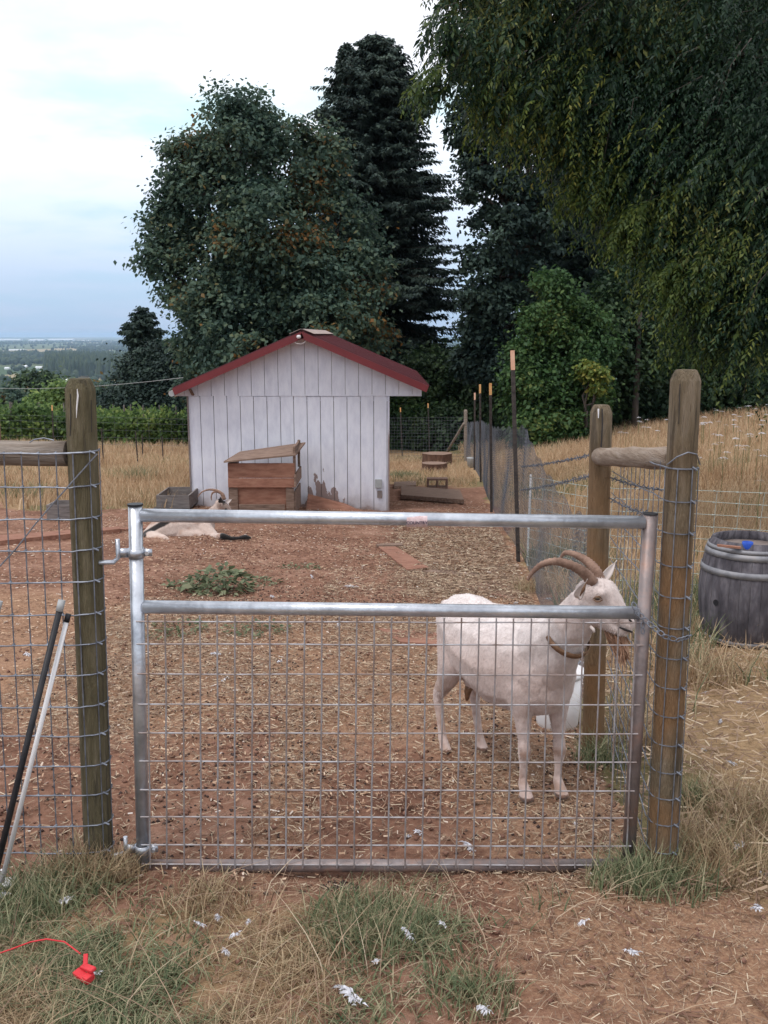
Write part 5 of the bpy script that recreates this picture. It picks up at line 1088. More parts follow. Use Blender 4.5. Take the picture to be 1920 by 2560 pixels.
stick(pix(-2, 1502, 2.83), pix(-190, 2200, 2.66), .0095, M['black'], M['greyplastic'], 'black pole with grey cap just at the left photo edge', .035)
c = gp(8, 2216); mb = MB(); mb.box(c + Vector((0, 0, .012)), (.07, .05, .012), Matrix.Rotation(R(12), 3, 'Z')); mb.tube([c + Vector((-.004, 0, .015)), c + Vector((0, 0, .06))], .006, 8); o = mb.build('white_bracket', M['white'], bevel=.002); origin_to(o, c); tag(o, 'small white plastic bracket at the foot of the white pole', 'bracket')
# red clamp + cable
c = gp(215, 2485); rc = thing('red_clamp', c, 'red plastic clip lying in the grass at lower left', 'clip'); up = Vector((0, 0, .03))
mb = MB(); rot = Matrix.Rotation(R(-38), 3, 'Z') @ Matrix.Rotation(R(12), 3, 'X'); mb.box(c + Vector((-.008, .004, .05)), (.055, .022, .014), rot); mb.box(c + Vector((.006, .010, .068)), (.055, .018, .010), rot @ Matrix.Rotation(R(-14), 3, 'Y')); mb.box(c + Vector((.012, -.006, .052)), (.02, .026, .02), rot); mb.build('jaw', M['red'], rc, bevel=.003)
mb = MB(); mb.bar(c + Vector((-.004, .018, .06)), c + Vector((-.012, .052, .078)), .012, .009); mb.build('handle', M['red'], rc, bevel=.002)
pts = [gp(205, 2448) + Vector((0, 0, .075)), gp(165, 2410) + Vector((0, 0, .07)), gp(120, 2396) + Vector((0, 0, .06)), gp(80, 2398) + Vector((0, 0, .055)), gp(30, 2412) + Vector((0, 0, .05)), gp(-40, 2425) + Vector((0, 0, .04))]
mb = MB(); mb.tube(pts, .0022, 6); o = mb.build('red_cable', M['red'], smooth=True); origin_to(o, pts[0]); tag(o, 'thin red cable running from the clip to the left edge', 'cable')

# ------------------------------------------------------------------ barrel
bc = gp(1905, 1625); bc.y += .30; bc.z = float(g(bc.x, bc.y)); Rb, Hb = .305, .685
bt_ = thing('wine_barrel', bc, 'weathered wooden barrel with metal hoops standing right of the gate', 'barrel')
def rb(t): return Rb * (.80 + .22 * (1 - (2 * t - 1) ** 2) ** .8) 
M['stave'] = nmat('barrel_staves', [(.25, (.035, .032, .040)), (.5, (.090, .082, .096)), (.8, (.21, .195, .215))], 4, (4, 4, 1.2), .85, 0, .5, 30, island=.12)
M['hoop'] = nmat('barrel_hoops', [(.3, (.17, .17, .19)), (.6, (.27, .27, .29)), (.8, (.33, .30, .29))], 12, rough=.6, metal=.3)
mb = MB(); ns_ = 30
for i in range(ns_):
    a0, a1 = 6.2832 * i / ns_ + .0025, 6.2832 * (i + 1) / ns_ - .0025; vs = []
    for k in range(11):
        t = k / 10; r0_ = rb(t)
        for (a_, rr2) in ((a0, r0_), (a1, r0_), (a1, r0_ - .022), (a0, r0_ - .022)): vs.append((bc.x + math.cos(a_) * rr2, bc.y + math.sin(a_) * rr2, bc.z + t * Hb))
    fs = [(k * 4 + j, k * 4 + (j + 1) % 4, k * 4 + 4 + (j + 1) % 4, k * 4 + 4 + j) for k in range(10) for j in range(4)] + [(0, 1, 2, 3), (43, 42, 41, 40)]; mb.add(vs, fs)
mb.build('staves', M['stave'], bt_, True)
for (t0_, t1_) in ((.915, .95), (.855, .91), (.69, .75), (.015, .07)):
    mb = MB(); mb.lathe(bc, [(rb(t0_) + .001, t0_ * Hb), (rb(t0_) + .005, t0_ * Hb), (rb(t1_) + .005, t1_ * Hb), (rb(t1_) + .001, t1_ * Hb)], 48, False); mb.build('hoop', M['hoop'], bt_, True)
mb = MB(); mb.lathe(bc, [(.01, Hb * .90), (rb(.9) - .023, Hb * .90), (rb(.9) - .023, Hb * .91), (.01, Hb * .91)], 30); mb.build('barrel_head', M['darkgap'], bt_)
ang = R(212); q = bc + Vector((math.cos(ang) * (rb(.45) + .001), math.sin(ang) * (rb(.45) + .001), Hb * .43)); nv = Vector((math.cos(ang), math.sin(ang), 0)); mb = MB(); mb.tube([q - nv * .01, q + nv * .0015], .020, 14); mb.build('bung_hole', M['black'], bt_)
q = bc + Vector((-.10, -.20, Hb * .91)); mb = MB(); mb.lathe(q, [(.030, 0), (.034, .075), (.032, .078), (.028, .004)], 16); o = mb.build('blue_cup', M['blue'], smooth=True); origin_to(o, q); tag(o, 'blue plastic cup standing on top of the barrel', 'cup')
mb = MB(); mb.bar(q + Vector((-.19, .0, .055)), q + Vector((-.05, -.02, .045)), .03, .012); o = mb.build('wood_piece', M['redwood']); origin_to(o, q + Vector((-.1, 0, .05))); tag(o, 'reddish wood piece lying on the barrel rim left of the blue cup', 'wood')
q = bc + Vector((-.045, -.215, Hb * .91)); mb = MB(); mb.lathe(q, [(.02, 0), (.03, .015), (.028, .045), (.015, .055)], 10); o = mb.build('pale_stone', M['feather'], smooth=True); origin_to(o, q); tag(o, 'pale rounded stone on the barrel top beside the blue cup', 'stone')
mb = MB(); q = bc + Vector((.10, -.16, Hb * .925)); mb.bar(q, q + Vector((.1, .02, .0)), .05, .02); o = mb.build('wood_chip', M['weatherwood']); origin_to(o, q); tag(o, 'pale wood chip on the barrel top right of the blue cup', 'wood')

# white bucket behind the goat
bk = Vector((pix(1395, 1790, 4.40).x, 4.42, 0)); bk.z = float(H(bk.x, bk.y)); wt = thing('white_bucket', bk, 'white plastic bucket behind the chest of the standing goat', 'bucket')
mb = MB(); mb.lathe(bk, [(.095, 0), (.10, .01), (.118, .29), (.112, .29), (.09, .015)], 28); mb.build('bucket_body', M['white'], wt, True); mb = MB(); mb.lathe(bk, [(.117, .262), (.124, .264), (.125, .29), (.118, .29)], 28, False); mb.build('rim', M['white'], wt, True)

# ------------------------------------------------------------------ weeds
def weed(px, py, r_, n, h_, label, sz=.05):
    c = gp(px, py); k = n; a_ = rng.random(k) * 6.283; q = r_ * np.sqrt(rng.random(k)); P = np.stack([c.x + np.cos(a_) * q, c.y + np.sin(a_) * q * .8, c.z + h_ * rng.random(k) * (1 - q / r_ * .7) + .01], -1)
    d = unit(np.stack([np.cos(a_) + rng.normal(size=k) * .5, np.sin(a_) + rng.normal(size=k) * .5, .15 + rng.normal(size=k) * .4], -1)); s = unit(np.cross(unit(np.array([0, 0, 1.0]) + rng.normal(size=(k, 3)) * .4), d)); Ln = sz * rng.uniform(.6, 1.4, k)
    V, Fq = leaf_quads(P, d, s, Ln, Ln * .5, .2); t = thing('weed_plant', c, label, 'weed', 'weeds in the pen'); mesh_np('leaves', V, Fq, LM['weed'], t)
    mb = MB()
    for i in range(8): e = Vector(P[i]); mb.tube([c, c.lerp(e, .6) + Vector((0, 0, .02)), e], [.003, .002, .001], 4)
    mb.build('stem', M['twig'], t)
weed(548, 1478, .26, 330, .26, 'broad leafed weed clump in the dirt in front of the shed', .075); weed(655, 1462, .14, 60, .06, 'small weed right of the large weed clump'); weed(450, 1465, .12, 50, .05, 'small weed left of the large weed clump')
weed(450, 1574, .20, 130, .05, 'flat weed patch under the middle gate rail at left', .035); weed(640, 1578, .22, 150, .05, 'flat weed patch under the middle gate rail at centre', .035); weed(750, 1425, .18, 70, .05, 'thin weed patch right of the weed clump', .04); weed(415, 1590, .12, 60, .04, 'tiny weed near the hinge side of the gate', .03)

# ------------------------------------------------------------------ feathers
def feather_proto(seed, s_, label):
    r = np.random.default_rng(seed); n = 70; a_ = r.normal(size=n) * 1.2; d = unit(np.stack([np.cos(a_), np.sin(a_), .1 + .9 * r.random(n)], -1)); c = np.stack([r.normal(size=n) * s_ * .22, r.normal(size=n) * s_ * .10, .002 + r.random(n) * s_ * .12], -1)
    sd_ = unit(np.cross(d, r.normal(size=(n, 3)))); Ln = s_ * r.uniform(.15, .55, n) * (1 + .6 * (r.random(n) < .12)); V, Fq = leaf_quads(c, d, sd_, Ln, Ln * .34, .6)
    return mesh_np('feather', V, Fq, M['feather'])
fproto = [feather_proto(200 + i, .03 + .008 * i, '') for i in range(3)]
fsp = [(68, 1640), (545, 2330), (590, 2370), (565, 2420), (622, 2340), (497, 2345), (1105, 2345), (1020, 2370), (1575, 2425), (1455, 2345), (1440, 2070), (1175, 2115), (1045, 2080), (1905, 2185), (1850, 1760), (1765, 1730), (1720, 1745), (1800, 1810), (1760, 1870), (1700, 1800), (1825, 1900),
       (940, 2430), (1210, 2560), (880, 2530), (1020, 2085), (845, 1565), (700, 1660), (560, 1700), (540, 1640), (680, 1495), (1340, 1485), (1370, 1500), (1290, 1510), (1300, 1460), (780, 1450), (880, 1470), (1170, 1480), (1090, 1410), (240, 2462), (165, 2275), (10, 2258), (1890, 2300), (1800, 2045), (1850, 2120), (1680, 2110)]
for i, (px, py) in enumerate(fsp):
    c = gp(px, py); o = fproto[i] if i < 3 else fproto[i % 3].copy()
    if i >= 3: COL.objects.link(o)
    sc_ = random.uniform(.5, 1.0) * (1.0 if c.y < 5 else 1.3)
    if py > 2200: c.z += .03
    o.location = c + Vector((0, 0, .004)); o.rotation_euler = (random.uniform(-.3, .3), random.uniform(-.3, .3), random.random() * 6.28); o.scale = (sc_ * random.uniform(.9, 1.9), sc_ * random.uniform(.6, 1.2), sc_ * random.uniform(.6, 1.3))
    tag(o, 'small white downy feather lying on the ground', 'feather', 'white feathers scattered on the ground')

# ------------------------------------------------------------------ wild carrot flowers
def flower_proto():
    t = thing('wild_carrot', (0, 0, 0), 'white flat flower head on a thin stalk in the dry right meadow', 'wildflower', 'white wildflowers in the right meadow')
    mb = MB(); mb.tube([(0, 0, 0), (.01, 0, .35), (.0, .01, .7)], .004, 4); mb.build('stalk', LMst, t)
    n = 34; a_ = rng.random(n) * 6.283; q = .062 * np.sqrt(rng.random(n)); c = np.stack([np.cos(a_) * q - .008, np.sin(a_) * q, .70 + .03 - q * .6], -1)
    d = np.tile(np.array([[1.0, 0, .1]]), (n, 1)); s = np.tile(np.array([[0, 1.0, .1]]), (n, 1)); V, Fq = leaf_quads(c, d, s, np.full(n, .024), np.full(n, .024)); mesh_np('flower_head', V, Fq, M['feather'], t); return t
LMst = nmat('green_stalk', [(.3, (.10, .13, .05)), (.7, (.18, .2, .09))], 10)
fp = flower_proto(); first = True
for i in range(96):
    if i < 74: px, Y = random.gauss(1850, 70), 9 + 18 * random.random() ** .7
    else: px, Y = random.uniform(1540, 1700), random.uniform(20, 27)
    x_ = (px - 960) / F * Y * 1.02; x_ = min(x_, .41 * Y); p = Vector((x_, Y, 0)); zz = float(H(x_, Y)); h_ = random.uniform(.38, .62) / .7
    if i == 0: fp.location = (p.x, Y, zz); fp.scale = (.95, .95, h_)
    else: dup(fp, (p.x, Y, zz), random.random() * 6, (.95, .95, h_))

# ------------------------------------------------------------------ goats
def ell(c, r_, rot=None, sub=2):
    bm = bmesh.new(); bmesh.ops.create_icosphere(bm, subdivisions=sub, radius=1); r_ = (r_,) * 3 if not hasattr(r_, '__len__') else r_
    vs = [Vector((v.co.x * r_[0], v.co.y * r_[1], v.co.z * r_[2])) for v in bm.verts]; bm.free()
    if rot is not None: vs = [rot @ v for v in vs]
    return [v + Vector(c) for v in vs]
def hull_into(bm_all, pts):
    bm = bmesh.new(); [bm.verts.new(p_) for p_ in pts]; r_ = bmesh.ops.convex_hull(bm, input=bm.verts)
    junk = [e for e in r_['geom_interior'] + r_['geom_unused'] if isinstance(e, bmesh.types.BMVert)]
    if junk: bmesh.ops.delete(bm, geom=list(set(junk)), context='VERTS')
    me = bpy.data.meshes.new('h'); bm.to_mesh(me); bm.free(); bm_all.from_mesh(me); bpy.data.meshes.remove(me)
def skin(name, hulls, voxel, smooth_it, m, parent):
    """hulls: lists of ellipsoids joined pairwise; fused by voxel remesh into ONE continuous surface"""
    bm = bmesh.new()
    for chain_ in hulls:
        if len(chain_) == 1: hull_into(bm, chain_[0])
        for a_, b_ in zip(chain_[:-1], chain_[1:]): hull_into(bm, a_ + b_)
    me = bpy.data.meshes.new(name); bm.to_mesh(me); bm.free(); o = bpy.data.objects.new(name, me); COL.objects.link(o)
    md = o.modifiers.new('r', 'REMESH'); md.mode = 'VOXEL'; md.voxel_size = voxel; md.use_smooth_shade = True
    ms = o.modifiers.new('s', 'SMOOTH'); ms.factor = .5; ms.iterations = smooth_it
    bpy.context.view_layer.update(); dg = bpy.context.evaluated_depsgraph_get(); nm = bpy.data.meshes.new_from_object(o.evaluated_get(dg)); bpy.data.objects.remove(o)
    nm.materials.clear(); nm.materials.append(m); nm.polygons.foreach_set('use_smooth', np.ones(len(nm.polygons), dtype=bool)); o = bpy.data.objects.new(name, nm); COL.objects.link(o)
    o.parent = parent; o.matrix_parent_inverse = Matrix.Translation(-parent.location); return o
def coatmat(name):
    m, nt, b = newmat(name); at = N(nt, 'ShaderNodeAttribute', attribute_name='coat'); tc = N(nt, 'ShaderNodeTexCoord')
    n = N(nt, 'ShaderNodeTexNoise'); n.inputs['Scale'].default_value = 14; n.inputs['Detail'].default_value = 8; n.inputs['Roughness'].default_value = .7; L(nt, tc.outputs['Object'], n.inputs['Vector'])
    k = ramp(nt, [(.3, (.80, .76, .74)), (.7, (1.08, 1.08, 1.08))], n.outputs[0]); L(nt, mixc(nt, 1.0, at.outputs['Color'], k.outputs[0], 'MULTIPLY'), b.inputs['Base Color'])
    b.inputs['Roughness'].default_value = .85; b.inputs['Specular IOR Level'].default_value = .15
    b.inputs['Sheen Weight'].default_value = .25; b.inputs['Sheen Roughness'].default_value = .5
    n2 = N(nt, 'ShaderNodeTexNoise'); n2.inputs['Scale'].default_value = 55; n2.inputs['Detail'].default_value = 6; mp = N(nt, 'ShaderNodeMapping'); mp.inputs['Scale'].default_value = (1, 1, .35); L(nt, tc.outputs['Object'], mp.inputs[0]); L(nt, mp.outputs[0], n2.inputs['Vector'])
    bp = N(nt, 'ShaderNodeBump'); bp.inputs['Strength'].default_value = .6; bp.inputs['Distance'].default_value = .010; L(nt, n2.outputs[0], bp.inputs['Height']); L(nt, bp.outputs[0], b.inputs['Normal']); return m
M['coat'] = coatmat('goat_coat')
def paint(o, fn):
    n = len(o.data.vertices); co = np.empty(n * 3, np.float32); o.data.vertices.foreach_get('co', co); co = co.reshape(-1, 3)
    c = fn(co.astype(float)); ca = o.data.color_attributes.new('coat', 'FLOAT_COLOR', 'POINT'); ca.data.foreach_set('color', np.concatenate([c, np.ones((n, 1))], 1).astype(np.float32).ravel())
def hair(o, n, ln, wd_, back, fn, parent):
    me = o.data; me.calc_loop_triangles(); nt_ = len(me.loop_triangles); T = np.empty(nt_ * 3, np.int32); me.loop_triangles.foreach_get('vertices', T); T = T.reshape(-1, 3)
    co = np.empty(len(me.vertices) * 3, np.float32); me.vertices.foreach_get('co', co); co = co.reshape(-1, 3).astype(float); A, B, C = co[T[:, 0]], co[T[:, 1]], co[T[:, 2]]
    nr = np.cross(B - A, C - A); ar = np.linalg.norm(nr, axis=1); k = rng.choice(nt_, n, p=ar / ar.sum()); u, v = rng.random(n), rng.random(n); f_ = u + v > 1; u[f_], v[f_] = 1 - u[f_], 1 - v[f_]
    P = A[k] + (B - A)[k] * u[:, None] + (C - A)[k] * v[:, None]; nn = unit(nr[k]); fl_ = np.array(back) * .7 + np.array([0, 0, -.8]) + rng.normal(size=(n, 3)) * .35; fl_ = unit(fl_ - nn * (fl_ * nn).sum(1, keepdims=True))
    z = P[:, 2] - g(P[:, 0], P[:, 1]); keep = z > .03; P, nn, fl_, z = P[keep], nn[keep], fl_[keep], z[keep]; m_ = len(P)
    d = unit(fl_ + nn * .22); s = unit(np.cross(nn, d)); L2 = ln * rng.uniform(.5, 1.3, m_) * np.clip(z * 4, .35, 1)
    V, Fq = leaf_quads(P - nn * .001, d, s, L2, np.full(m_, wd_)); h = mesh_np('coat_hair', V, Fq, M['coat'], parent); c = fn(P) * rng.uniform(.82, 1.12, (m_, 1)); c = np.repeat(np.clip(c, 0, .95), 4, 0)
    ca = h.data.color_attributes.new('coat', 'FLOAT_COLOR', 'POINT'); ca.data.foreach_set('color', np.concatenate([c, np.ones((len(c), 1))], 1).astype(np.float32).ravel())
def horn(name, pts, r0, par, n=44):
    P = [Vector(p_) for p_ in pts]; out = []
    for i in range(n):                 # Catmull-Rom
        t = i / (n - 1) * (len(P) - 1); k = min(int(t), len(P) - 2); f = t - k; p0, p1, p2, p3 = P[max(k - 1, 0)], P[k], P[k + 1], P[min(k + 2, len(P) - 1)]
        out.append(.5 * ((2 * p1) + (p2 - p0) * f + (2 * p0 - 5 * p1 + 4 * p2 - p3) * f * f + (3 * p1 - p0 - 3 * p2 + p3) * f ** 3))
    mb = MB(); mb.tube(out, [r0 * (1 - .80 * (i / (n - 1)) ** 1.2) * (1 + .10 * (1 if i % 2 else -1)) for i in range(n)], 12); return mb.build(name, M['horn'], par, True)
def ear(name, root_, tip, width, nrm, par, mt, inner=None, cup=.3):
    a_, b_ = Vector(root_), Vector(tip); d = (b_ - a_).normalized(); L_ = (b_ - a_).length; nrm = Vector(nrm).normalized(); s = d.cross(nrm).normalized(); u = s.cross(d)
    def sheet(off):
        vs = []
        for i in range(9):
            t = i / 8; w_ = width * (math.sin(math.pi * min(1, t ** .7 * .97 + .12)) ** .8 if t < 1 else .05) * (1 - .15 * t)
            for j in range(7):
                v = (j / 6 - .5) * 2; vs.append(a_ + d * L_ * t + s * v * w_ / 2 + u * (abs(v) ** 2 * w_ * cup + off))
        return vs
    mb = MB(); v1, v2 = sheet(0), sheet(-.004); fs = [(i * 7 + j, i * 7 + j + 1, i * 7 + j + 8, i * 7 + j + 7) for i in range(8) for j in range(6)]
    n = len(v1); bd = [j for j in range(7)] + [i * 7 + 6 for i in range(1, 9)] + [8 * 7 + j for j in range(5, -1, -1)] + [i * 7 for i in range(7, 0, -1)]
    mb.add(v1 + v2, fs + [tuple(x_ + n for x_ in f_[::-1]) for f_ in fs] + [(bd[i], bd[(i + 1) % len(bd)], bd[(i + 1) % len(bd)] + n, bd[i] + n) for i in range(len(bd))]); return mb.build(name, mt, par, True)
M['earwhite'] = nmat('ear_fur', [(.3, (.56, .48, .45)), (.7, (.68, .62, .60))], 30, rough=.9); M['earblack'] = nmat('dark_ear_fur', [(.3, (.02, .018, .018)), (.7, (.05, .04, .04))], 30, rough=.9)
M['eye'] = nmat('eye', [(.3, (.20, .13, .07)), (.7, (.28, .19, .10))], 10, rough=.1, spec=.8)

def standing_goat():
    O = Vector((.343, 4.035, 0)); dv = Vector((.474, -.88, 0)).normalized(); lv = Vector((.88, .474, 0)).normalized(); gz = lambda p_: float(g(p_.x, p_.y))
    def W(s, t, h): p_ = O + dv * s + lv * t; p_.z = -.298 + .04 * (s / .585) + h; return p_           # torso frame
    def Gd(s, t, h): p_ = O + dv * s + lv * t; p_.z = gz(p_) + h; return p_
    rot = Matrix((dv, lv, Vector((0, 0, 1)))).transposed()
    root = thing('standing_goat', Gd(.3, 0, 0), 'white horned goat wearing a collar, standing behind the gate with its head at the latch', 'goat')
    e = lambda s, t, h, r_: ell(W(s, t, h), r_, rot)
    H_ = []
    H_.append([e(-.04, 0, .61, (.08, .085, .085)), e(.04, 0, .60, (.15, .135, .125)), e(.18, 0, .525, (.16, .165, .175)), e(.34, 0, .505, (.16, .180, .205)), e(.48, 0, .505, (.14, .150, .205)), e(.60, 0, .51, (.11, .110, .17))])
    H_.append([e(.03, 0, .675, (.12, .04, .04)), e(.25, 0, .675, (.12, .04, .04)), e(.5, 0, .70, (.09, .045, .045))])
    H_.append([e(-.13, 0, .64, .03), e(-.16, 0, .60, .018), e(-.165, 0, .54, .010)])                          # short tail
    # neck and head, worked out from where they sit in the world
    hd = lambda px, py, Y=3.27: pix(px, py, Y)
    H_.append([ell(W(.57, 0, .60), (.12, .115, .15), rot), ell(hd(1404, 1592, 3.42), .098), ell(hd(1432, 1556, 3.33), .080), ell(hd(1462, 1510, 3.28), .062)])
    H_.append([ell(W(.60, 0, .50), (.09, .10, .13), rot), ell(hd(1412, 1614, 3.38), .068), ell(hd(1448, 1552, 3.31), .052)])
    H_.append([ell(hd(1478, 1485), (.060, .052, .058)), ell(hd(1510, 1487), (.052, .046, .060)), ell(hd(1545, 1534, 3.25), (.036, .033, .040)), ell(hd(1568, 1562, 3.245), (.028, .028, .030))])
    H_.append([ell(hd(1476, 1525), (.040, .040, .045)), ell(hd(1525, 1562, 3.26), (.026, .030, .028)), ell(hd(1556, 1578, 3.25), (.022, .024, .020))])
    H_.append([ell(hd(1500, 1484, 3.225), (.022, .014, .016))]); H_.append([ell(hd(1574, 1552, 3.235), .018)])
    def foreleg(s, t, lean=0):
        k = W(s, t, 0); f = Gd(s, t, 0); mk = lambda ds, dt, h, r_: ell(Gd(s + ds, t + dt, h), r_, rot)
        H_.append([e(s - .03, t * 1.1, .45, (.075, .05, .10)), mk(-.01, 0, .34, (.040, .033, .05)), mk(0, 0, .245, (.023, .021, .03)), mk(.007, 0, .19, (.027, .025, .028)), mk(.004, 0, .135, .0165), mk(0, 0, .085, .0150), mk(.004, 0, .060, (.021, .020, .02)), mk(.02, 0, .035, (.023, .023, .02)), mk(.030, 0, .012, (.032, .028, .016))])
        H_.append([mk(.030, .012, .012, (.034, .0125, .014))]); H_.append([mk(.030, -.014, .012, (.034, .0125, .014))])
    def hindleg(s, t):
        mk = lambda ds, dt, h, r_: ell(Gd(s + ds, t + dt, h), r_, rot)
        H_.append([e(s + .04, t * .8, .56, (.10, .06, .12)), e(s + .06, t, .43, (.085, .055, .08)), mk(.01, 0, .33, (.05, .036, .04)), mk(-.05, 0, .26, (.030, .024, .032)), mk(-.052, 0, .225, (.027, .021, .026)), mk(-.035, 0, .15, (.020, .018, .02)), mk(-.018, 0, .085, .018), mk(-.012, 0, .062, .021), mk(.004, 0, .034, .022), mk(.014, 0, .012, (.032, .027, .015))])
        H_.append([mk(.016, .012, .012, (.033, .0125, .013))]); H_.append([mk(.016, -.012, .012, (.033, .0125, .013))])
    foreleg(.56, -.075); foreleg(.60, .065); hindleg(-.02, -.075); hindleg(.04, .08)
    H_.append([e(.10, 0, .40, (.07, .06, .06)), e(.10, .0, .345, (.05, .045, .03))])
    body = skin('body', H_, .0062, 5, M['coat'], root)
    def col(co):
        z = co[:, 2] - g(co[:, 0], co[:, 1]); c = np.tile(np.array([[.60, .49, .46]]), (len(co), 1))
        up_ = sstep(.50, .68, z)[:, None]; c = c * (1 - up_) + np.array([[.73, .67, .665]]) * up_  # upper coat painted lighter, the fleece's shading put into its colour
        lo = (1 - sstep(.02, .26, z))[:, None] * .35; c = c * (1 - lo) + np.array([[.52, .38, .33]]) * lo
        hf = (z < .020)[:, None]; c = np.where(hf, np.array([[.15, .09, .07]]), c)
        s_ = (co - np.array([O.x, O.y, 0])) @ np.array(dv); t_ = (co - np.array([O.x, O.y, 0])) @ np.array(lv)
        kn = np.exp(-((z - .19) / .022) ** 2) * (s_ > .4) * (z < .26); kn = (kn * .75)[:, None] * (s_ > .57)[:, None]; c = c * (1 - kn) + np.array([[.24, .13, .08]]) * kn
        # warmer face, dark mouth line
        hp = np.array(hd(1500, 1510)); fcz = (np.linalg.norm(co - hp, axis=1) < .17)[:, None] * .35; c = c * (1 - fcz) + np.array([[.60, .46, .41]]) * fcz
        dn = fbm(co[:, 0] * 22 + co[:, 1] * 9, co[:, 2] * 18, 3); dk = (sstep(.52, .72, dn) * (1 - sstep(.25, .55, z)) * .55)[:, None]; c = c * (1 - dk) + np.array([[.33, .20, .14]]) * dk
        return c
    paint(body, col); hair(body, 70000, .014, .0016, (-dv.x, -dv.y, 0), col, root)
    mb = MB(); mb.tube([hd(1548, 1568, 3.217), hd(1562, 1574, 3.216), hd(1580, 1580, 3.222)], [.0025, .0045, .0035], 6); mb.build('mouth', M['earblack'], root)
    mb = MB(); mb.tube([hd(1573, 1549, 3.214), hd(1579, 1554, 3.22)], .0035, 6); mb.build('nostril', M['earblack'], root)
    mb = MB(); q = hd(1493, 1496, 3.213); mb.v = [tuple(v) for v in ell(q, (.0135, .008, .010), None, 2)]
    bm = bmesh.new(); bmesh.ops.create_icosphere(bm, subdivisions=3, radius=1); bmesh.ops.scale(bm, vec=(.0115, .008, .0068), verts=bm.verts); bmesh.ops.translate(bm, vec=q, verts=bm.verts); me = bpy.data.meshes.new('eye'); bm.to_mesh(me); bm.free(); me.materials.append(M['eye']); me.polygons.foreach_set('use_smooth', [True] * len(me.polygons)); eo = bpy.data.objects.new('eye', me); COL.objects.link(eo); eo.parent = root; eo.matrix_parent_inverse = Matrix.Translation(-root.location)
    mb = MB(); mb.bar(q + Vector((-.006, -.009, .0005)), q + Vector((.006, -.009, -.0005)), .0015, .004); mb.build('pupil', M['black'], eo)
    mb = MB(); mb.tube([q + Vector((-.016, -.003, -.002)), q + Vector((-.008, -.009, .008)), q + Vector((.004, -.010, .010)), q + Vector((.016, -.004, .0))], [.001, .0026, .0028, .001], 6)
    mb.tube([q + Vector((-.015, -.004, -.003)), q + Vector((-.004, -.009, -.0095)), q + Vector((.008, -.008, -.009)), q + Vector((.019, -.003, -.004))], [.001, .002, .0024, .0016], 6); mb.build('eyelid', M['leather'], root, True)
    horn('horn', [hd(1482, 1458, 3.255), hd(1466, 1437, 3.25), hd(1440, 1419, 3.24), hd(1395, 1404, 3.22), hd(1357, 1410, 3.20), hd(1332, 1430, 3.19), hd(1319, 1450, 3.19)], .0215, root)
    horn('horn', [hd(1500, 1452, 3.30), hd(1489, 1425, 3.31), hd(1466, 1402, 3.34), hd(1437, 1386, 3.38), hd(1413, 1382, 3.42), hd(1401, 1396, 3.45)], .0205, root)
    ear('ear', hd(1444, 1496, 3.225), hd(1468, 1448, 3.185), .036, (-.5, -1, .2), root, M['earwhite']); ear('ear', hd(1505, 1450, 3.30), hd(1543, 1400, 3.34), .034, (.3, -1, .3), root, M['earwhite'])
    mb = MB(); mb.tube([hd(1450, 1490, 3.205), hd(1458, 1474, 3.190), hd(1466, 1455, 3.178)], [.002, .0055, .001], 6); mb.build('ear_hollow', M['leather'], root)
    # beard: strands under the chin
    n = 420; t_ = rng.random(n); a0 = np.array(hd(1514, 1574, 3.25)); a1 = np.array(hd(1560, 1588, 3.25)); c = a0 + (a1 - a0) * t_[:, None] + rng.normal(size=(n, 3)) * .006; tip = np.array(hd(1560, 1655, 3.24))
    d = tip + rng.normal(size=(n, 3)) * np.array([.013, .008, .018]) - c; Ln = np.linalg.norm(d, axis=1); d = unit(d); s = unit(np.cross(d, rng.normal(size=(n, 3)))); V, Fq = leaf_quads(c, d, s, Ln * rng.uniform(.6, 1, n), np.full(n, .010)); mesh_np('beard', V, Fq, M['beard'], root)
    mb = MB(); mb.tube([hd(1476, 1566, 3.225), hd(1483, 1573, 3.215), hd(1486, 1581, 3.21)], [.005, .006, .004], 8); mb.build('wattle', M['earwhite'], root, True)
    # collar: a tilted ring round the neck
    c = hd(1421, 1600, 3.40); nax = (hd(1462, 1510, 3.28) - W(.57, 0, .60)).normalized(); u_ = nax.cross(Vector((0, 1, 0))).normalized(); v_ = nax.cross(u_); u2 = (hd(1384, 1550, 3.35) - hd(1452, 1660, 3.33)); 
    A_, B_ = hd(1392, 1545, 3.38), hd(1440, 1656, 3.30); cen = (A_ + B_) / 2 + Vector((.010, .024, 0)); ax1 = (B_ - A_) / 2; nrm = (hd(1475, 1510, 3.27) - cen).normalized(); ax1 = ax1 - nrm * ax1.dot(nrm); ax2 = nrm.cross(ax1.normalized()) * .080
    vs = []; k = 40
    for i in range(k):
        t = 6.2832 * i / k; p_ = cen + ax1 * math.cos(t) * 1.02 + ax2 * math.sin(t); on = (ax1 * math.cos(t) + ax2 * math.sin(t)).normalized()
        for (dn, dr_) in ((-.011, 0), (.011, 0), (.011, .004), (-.011, .004)): vs.append(p_ + nrm * dn + on * dr_)
    mb = MB(); mb.add(vs, [(i * 4 + j, i * 4 + (j + 1) % 4, ((i + 1) % k) * 4 + (j + 1) % 4, ((i + 1) % k) * 4 + j) for i in range(k) for j in range(4)]); col_ = mb.build('collar', M['leather'], root, True)
    q = hd(1452, 1658, 3.285); mb = MB(); mb.box(q, (.018, .008, .016), Matrix.Rotation(R(25), 3, 'Y')); mb.build('buckle', M['galv'], col_, bevel=.002)
    mb = MB(); mb.tube([W(.075, .0, .335), W(.065, -.01, .29), W(.06, -.01, .25)], [.022, .016, .007], 8); mb.build('dark_groin_cone', M['leather'], root, True)  # small dark cone standing for an unidentified dark shape between the hind legs
standing_goat()

